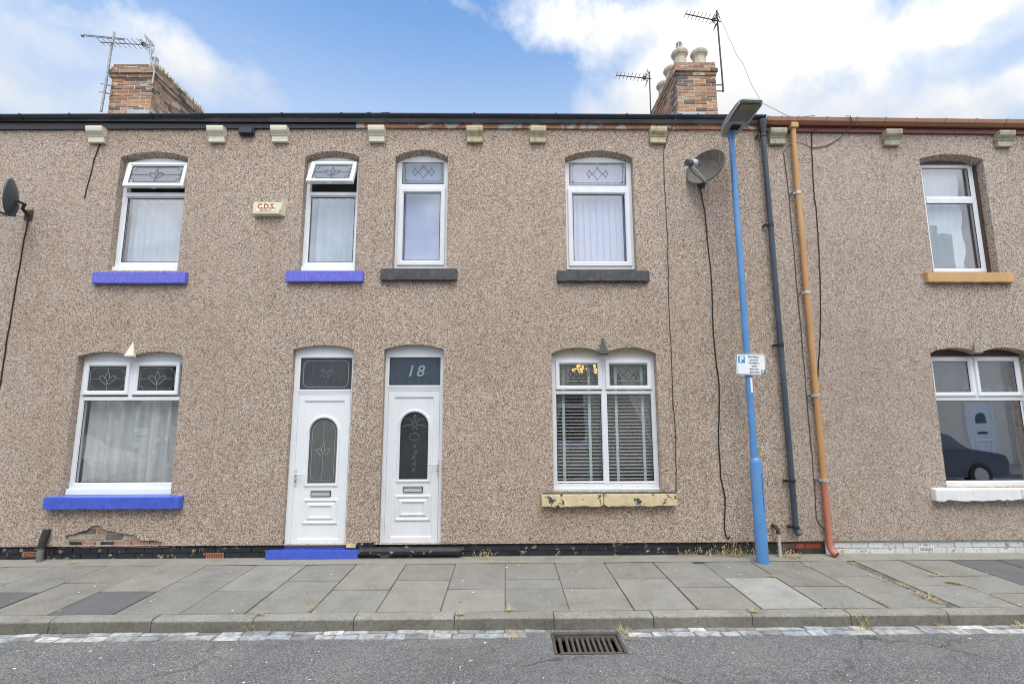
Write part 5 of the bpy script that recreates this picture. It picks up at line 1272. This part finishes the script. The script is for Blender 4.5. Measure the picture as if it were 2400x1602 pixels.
folds('drape', 1.6, 2.1, .9, 2.55, .33, .02, 4, DRAPE, 'pale tied back drape at the right of the number 18 ground floor window', 'curtain', 'tied back drapes', 6, edge=lambda t: (2.04-.52*max(0, (t-.28)/.72)**1.0, 2.12))
# lit chandelier hanging in the front room
ch = thing('chandelier', 'lit gold crystal chandelier behind the top of the number 18 ground floor window', 'ceiling light', (1.25, .95, 2.5))
mg, tg, bg_, pg = begin('warm_crystal'); bg_.inputs['Base Color'].default_value = (.8, .55, .15, 1); bg_.inputs['Emission Color'].default_value = (1, .62, .16, 1); bg_.inputs['Emission Strength'].default_value = 1.6; bg_.inputs['Roughness'].default_value = .2
m_ = MB(); rc = random.Random(4)
for i in range(70):
    a = rc.uniform(0, 6.28); q_ = rc.uniform(.02, .15); zz = 2.47+rc.uniform(-.02, .30)*(1-q_*3.5)*.9; s_ = rc.uniform(.008, .02); x = 1.16+q_*math.cos(a); y = .95+q_*math.sin(a)
    m_.add([(x, y, zz+s_*1.6), (x+s_, y, zz), (x, y+s_, zz), (x-s_, y, zz), (x, y-s_, zz), (x, y, zz-s_*1.6)], [(0, 1, 2), (0, 2, 3), (0, 3, 4), (0, 4, 1), (5, 2, 1), (5, 3, 2), (5, 4, 3), (5, 1, 4)])
for i in range(26):
    a = rc.uniform(0, 6.28); q_ = rc.uniform(.0, .05); zz = 2.52+rc.uniform(-.08, .09); s_ = rc.uniform(.008, .018); x = 1.40+q_*math.cos(a); y = .95+q_*math.sin(a)
    m_.add([(x, y, zz+s_*1.6), (x+s_, y, zz), (x, y+s_, zz), (x-s_, y, zz), (x, y-s_, zz), (x, y, zz-s_*1.6)], [(0, 1, 2), (0, 2, 3), (0, 3, 4), (0, 4, 1), (5, 2, 1), (5, 3, 2), (5, 4, 3), (5, 1, 4)])
m_.build('crystals', mg, ch); m_ = MB(); m_.tube([(1.25, .95, 2.5), (1.25, .95, 2.72)], .006, 6); m_.tube([(1.16, .95, 2.56), (1.40, .95, 2.56)], .008, 6); m_.build('stem', CHROME, ch)

# ------------------------------------------------------------------ dry weeds
def weed(x, y, z, n, h, spread, seed, label, flat=0.0, run=None):
    r = random.Random(seed); m_ = MB()
    for i in range(n):
        bx, by = x+r.gauss(0, spread*.3), y+r.gauss(0, spread*.18)
        if run: t = r.random(); bx = x+(run[0]-x)*t+r.gauss(0, .012); by = y+(run[1]-y)*t+r.gauss(0, .008)
        a = r.uniform(0, 6.28); L = h*r.uniform(.4, 1.1); le = flat*r.uniform(.6, 1) if flat else r.uniform(.1, .9)
        d = Vector((math.cos(a)*le, math.sin(a)*le*.7, 1-le*.85)).normalized(); w = Vector((-math.sin(a), math.cos(a), 0))*r.uniform(.0016, .0034); p = Vector((bx, by, z)); P = []
        for k in range(4):
            t = k/3; q = p+d*L*t+Vector((math.cos(a)*.35, math.sin(a)*.25, -.25))*L*t*t*.6; q.z = max(q.z, z+.002); P += [q-w*(1-t*.8), q+w*(1-t*.8)]
        m_.add(P, [(0, 1, 3, 2), (2, 3, 5, 4), (4, 5, 7, 6)])
        if not flat and r.random() < .35:
            e = P[-1]; m_.add([e+Vector((-.008, 0, 0)), e+Vector((.004, -.004, .003)), e+Vector((.002, .003, .02))], [(0, 1, 2)])
    return tag(m_.build('dry_weed', STRAW, None, origin=(x, y, z)), label, 'weed', 'dry weeds growing from the joints')
WS = [(-.31, -.05, 40, .12, .22, 'dry weed at the wall foot just right of the black doorstep'), (2.24, -.03, 16, .10, .10, 'sparse dry weed at the wall foot left of the stop tap cover'),
      (2.40, -.03, 24, .13, .14, 'straggly dry weed at the wall foot behind the stop tap cover'), (2.62, -.03, 40, .14, .16, 'bushy dry weed at the wall foot below the wavy black cable'),
      (2.78, -.03, 28, .24, .12, 'tall dry weed stalks at the wall foot two steps left of the lamp post'), (2.97, -.04, 70, .22, .20, 'thick clump of tall dry weed just left of the lamp post'),
      (3.26, -.02, 26, .12, .14, 'low dry weed at the wall foot behind the lamp post'), (3.55, -.10, 55, .11, .20, 'matted dry weed around the foot of the short grey pipe'), (3.67, -.14, 40, .09, .16, 'dry weed tuft right of the short grey pipe'),
      (3.84, -.20, 18, .05, .2, 'thin dry weed before the bare brick plinth'), (4.34, -.06, 16, .07, .18, 'small dry weed right of the ochre downpipe foot'), (4.63, -.03, 12, .06, .12, 'tiny dry weed against the white plinth')]
for i, (x, y, n, h, sp_, lb) in enumerate(WS): weed(x, y, .002, n, h, sp_, 100+i, lb)
WF = [(2.98, -.80, (3.02, -.84), 'straw tuft at a slab corner in front of the lamp post'), (3.62, -.42, (3.63, -.55), 'straw tuft in the slab joint before the short grey pipe'), (3.63, -.95, (3.64, -1.30), 'straw line along the slab joint left of the gravel strip'),
      (3.65, -1.4, (3.66, -1.67), 'straw at the kerb end of the joint left of the gravel strip'), (2.95, -1.675, (3.5, -1.68), 'straw along the back of the kerb before the lamp post'), (2.29, -1.74, (2.33, -1.76), 'straw tuft on the kerb top at a stone joint right of the gully'),
      (4.23, -.33, (4.20, -.45), 'straw at the wall end of the gravel strip'), (4.12, -.80, (4.15, -1.0), 'straw tuft halfway along the gravel strip'), (4.18, -1.35, (4.2, -1.62), 'large straw mat at the kerb end of the gravel strip'), (4.22, -1.08, (4.25, -1.2), 'straw wisp beside the gravel strip'),
      (4.80, -.826, (4.95, -.83), 'straw in the cross joint right of the gravel strip'), (4.80, -1.02, (4.90, -1.10), 'straw mat at the joint corner right of the gravel strip'), (4.85, -1.12, (4.87, -1.62), 'long straw line in the joint right of the gravel strip'),
      (-2.30, -1.70, (-2.26, -1.74), 'straw tuft on a kerb joint below the blue doorstep'), (-.43, -1.75, (-.42, -1.77), 'straw tuft on the kerb joint below door 18'), (.02, -1.67, (.03, -1.69), 'straw tuft at the slab joint behind the kerb left of the gully'), (-1.84, -1.5, (-1.86, -1.66), 'straw in the slab joint before the two doors'),
      (-5.45, -.16, (-5.3, -.15), 'straw by the wall strip below the bare brick patch'), (-.3, -.26, (.25, -.26), 'straw and moss along the wall strip right of door 18')]
for i, (x, y, e, lb) in enumerate(WF): weed(x, y, .004, 34 + (50 if 'large' in lb or 'mat' in lb else 0), .07 if 'large' not in lb else .10, .1, 200+i, lb, flat=.95, run=e)
WL = [(-2.298, -1.83, 24, .10, 'drooping straw on the kerb face below the blue doorstep'), (3.257, -1.835, 46, .17, 'drooping green straw tuft on the kerb face right of the lamp post'), (.083, -1.90, 30, .06, 'straw between the setts left of the gully'), (.04, -2.0, 20, .06, 'straw at the sett edge left of the gully'), (1.05, -1.90, 40, .08, 'straw tuft at the upper right corner of the gully'), (1.08, -2.03, 18, .06, 'straw at the lower right corner of the gully'), (4.72, -1.87, 40, .09, 'straw tuft on the setts at the far right'), (2.17, -1.91, 16, .06, 'straw on the setts right of the gully'), (3.94, -1.87, 20, .08, 'straw below the kerb at the gravel strip')]
for i, (x, y, n, h, lb) in enumerate(WL): weed(x, y, ROAD_Z+.008, n, h, .12, 300+i, lb, flat=.0 if 'face' in lb else .8)

# ------------------------------------------------------------------ across the street (seen in the glass)
FAR_WALL = plain('far_buff_render', (.80, .72, .60), .85, .08, 2, .3, 50); FAR_STONE = plain('far_brown_render', (.60, .53, .44), .9, .15, 3, .4, 50)
def far_house(i, x0, w, mat, doors, label):
    h = thing('far_terraced_house', label, 'house', (x0+w/2, -9.35, 0), 'terraced houses across the street')
    m_ = MB(); m_.box(x0, x0+w-.004, -14.5, -9.35, 0, 5.7); m_.build('wall', mat, h)
    r_ = MB(); r_.extrude_x([(-9.2, 5.72), (-12, 7.35), (-14.7, 5.72)], x0, x0+w-.004); r_.build('roof', SLATE_ROOF, h)
    g_ = MB(); g_.box(x0, x0+w, -9.36, -9.22, 5.62, 5.74); g_.build('gutter', GUTTER_BLACK, h)
    p_ = MB(); p_.tube([(x0+.4, -9.28, 5.6), (x0+.4, -9.28, .2)], .036, 10); p_.build('downpipe', GUTTER_BLACK, h)
    c_ = MB(); c_.box(x0-.1, x0+.75, -12.9, -11.2, 6.6, 8.7); co_ = c_.build('chimney', FAR_STONE, h); 
    for yy in (-11.5, -12.1, -12.6): q_ = MB(); q_.lathe([(.14, 8.7), (.12, 8.9), (.16, 9.05), (.12, 9.15)], (x0+.3, yy, 0), 8); q_.build('chimney_pot', POT, co_)
    wx = [x0+w*.3]+[x0+w*.8]
    for (cx, cz, ww, wh) in ((x0+2.0, 1.6, 1.4, 1.7), (x0+1.6, 4.5, .95, 1.6), (x0+4.5, 4.5, .8, 1.6)):
        f_ = MB(); f_.ring(cx-ww/2, cx+ww/2, cz-wh/2, cz+wh/2, [(0, -9.36), (0, -9.30), (.09, -9.30), (.09, -9.36)]); f_.box(cx-ww/2, cx+ww/2, -9.345, -9.31, cz+wh*.2, cz+wh*.27); fo_ = f_.build('window', UPVC, h)
        g_ = MB(); g_.box(cx-ww/2+.05, cx+ww/2-.05, -9.348, -9.335, cz-wh/2+.05, cz+wh/2-.05); g_.build('pane', plain('far_dark_glass', (.10, .12, .14), .1) if 'far_dark_glass' not in MATS else MATS['far_dark_glass'], fo_)
        s_ = MB(); s_.box(cx-ww/2-.15, cx+ww/2+.15, -9.36, -9.24, cz-wh/2-.17, cz-wh/2); s_.build('window_sill', WHITE_PAINT, fo_)
    for dx in doors:
        f_ = MB(); f_.ring(dx-.48, dx+.48, .02, 2.55, [(0, -9.36), (0, -9.29), (.08, -9.29), (.08, -9.36)]); f_.build('door_frame', UPVC, h)
        d_ = MB(); d_.box(dx-.42, dx+.42, -9.35, -9.31, .1, 2.0); d_.ring(dx-.28, dx+.28, .3, .85, [(0, -9.31), (.02, -9.29), (.05, -9.29), (.06, -9.31)]); do_ = d_.build('door', UPVC, h)
        for a in range(5): pass
        g_ = MB(); g_.prism(arch_outline(dx-.2, dx+.2, 1.35, 1.55), -9.305, -9.30); g_.build('pane', MATS['far_dark_glass'], do_)
        l_ = MB(); l_.box(dx-.14, dx+.14, -9.31, -9.295, 1.02, 1.08); l_.build('letterbox', GASKET, do_)
for i, (x0, w, mt, drs) in enumerate([(-22.6, 5.64, FAR_WALL, (-21.9,)), (-16.96, 5.64, FAR_WALL, (-11.85,)), (-11.32, 5.64, FAR_STONE, (-10.6,)), (-5.68, 5.64, FAR_WALL, (-.6,)), (-.04, 5.64, FAR_WALL, (.7,)), (5.6, 5.64, FAR_WALL, ()), (11.24, 5.64, FAR_WALL, (15.9,)), (16.88, 5.64, FAR_STONE, (17.55,))]):
    far_house(i, x0, w, mt, drs, 'rendered terraced house across the street, number %s from the left in its row' % ('one two three four five six seven eight'.split()[i]))
def car(x0, y, label, col, name):
    c = thing('parked_car', label, 'car', (x0, y, ROAD_Z), 'cars parked across the street')
    prof = [(0, .35), (0, .62), (.08, .78), (.5, .90), (1.0, .97), (1.35, 1.28), (1.75, 1.42), (2.6, 1.45), (3.2, 1.36), (3.75, 1.0), (3.95, .95), (4.0, .55), (3.95, .32), (3.5, .25), (.4, .25)]
    m_ = MB(); lay = [(-.85, .93), (-.80, 1.0), (.80, 1.0), (.85, .93)]; n = len(prof); vs = []
    for (yy, k) in lay:
        for (px, pz) in prof:
            inn = .16*max(0, (pz-.95)/.5); sgn = -1 if yy < 0 else 1
            vs.append((x0-2+2+(-px), y+yy-sgn*inn, ROAD_Z+.25+(pz-.25)*(k if pz < .5 else 1)))
    m_.smooth = False; m_.add(vs, [(a*n+i, a*n+(i+1) % n, (a+1)*n+(i+1) % n, (a+1)*n+i) for a in range(3) for i in range(n)]); m_.add(vs[:n], [tuple(range(n))]); m_.add(vs[-n:], [tuple(range(n))])
    pm = plain(name, col, .18, .03, 2); pm.node_tree.nodes['Principled BSDF'].inputs['Coat Weight'].default_value = .6
    bo = m_.build('body', pm, c, bevel=.05)
    for sg_ in (-1, 1):
        w_ = MB(); gl_ = [(1.15, 1.02), (1.45, 1.28), (1.85, 1.37), (2.6, 1.38), (3.1, 1.3), (3.45, 1.02)]; w_.add([(x0-px, y+sg_*(.857-.16*max(0, (pz-.95)/.5)), ROAD_Z+pz) for px, pz in gl_], [tuple(range(6))]); w_.build('side_window', MATS['far_dark_glass'], c)
        for wx in (.78, 3.25):
            t_ = MB(); t_.tube([(x0-wx, y+sg_*.70, ROAD_Z+.31), (x0-wx, y+sg_*.875, ROAD_Z+.31)], .31, 24); to = t_.build('wheel', GASKET, c)
            t_ = MB(); t_.tube([(x0-wx, y+sg_*.872, ROAD_Z+.31), (x0-wx, y+sg_*.882, ROAD_Z+.31)], .20, 16); t_.build('rim', GALV, to)
    l_ = MB(); l_.box(x0-.25, x0-.03, y-.78, y-.45, ROAD_Z+.62, ROAD_Z+.74); l_.build('headlight', CHROME, c, bevel=.03); l_ = MB(); l_.box(x0-.25, x0-.03, y+.45, y+.78, ROAD_Z+.62, ROAD_Z+.74); l_.build('headlight', CHROME, c, bevel=.03)
car(12.75, -6.35, 'dark blue hatchback parked on the far side of the street to the right', (.075, .10, .15), 'dark_blue_car_paint')
car(-10.2, -6.35, 'white hatchback parked on the far side of the street to the left', (.75, .76, .77), 'white_car_paint')

# ------------------------------------------------------------------ the terrace carries on past both ends of the view
def copy_tree(o, parent=None):
    c = o.copy(); COL.objects.link(c)
    if parent: c.parent = parent; c.matrix_parent_inverse = o.matrix_parent_inverse.copy()
    for ch_ in list(o.children):
        if ch_.name.split('.')[0] not in ('house_number', 'glass_motif', 'chimney'): copy_tree(ch_, c)
    return c
for src, dx, lb in ((H18, -11.28, 'next terraced house beyond the left end, with dark grey upper sills'), (H20, 16.92, 'next terraced house beyond the right end, with bright blue sills')):
    n_ = copy_tree(src); n_.location.x += dx; n_['label'] = lb
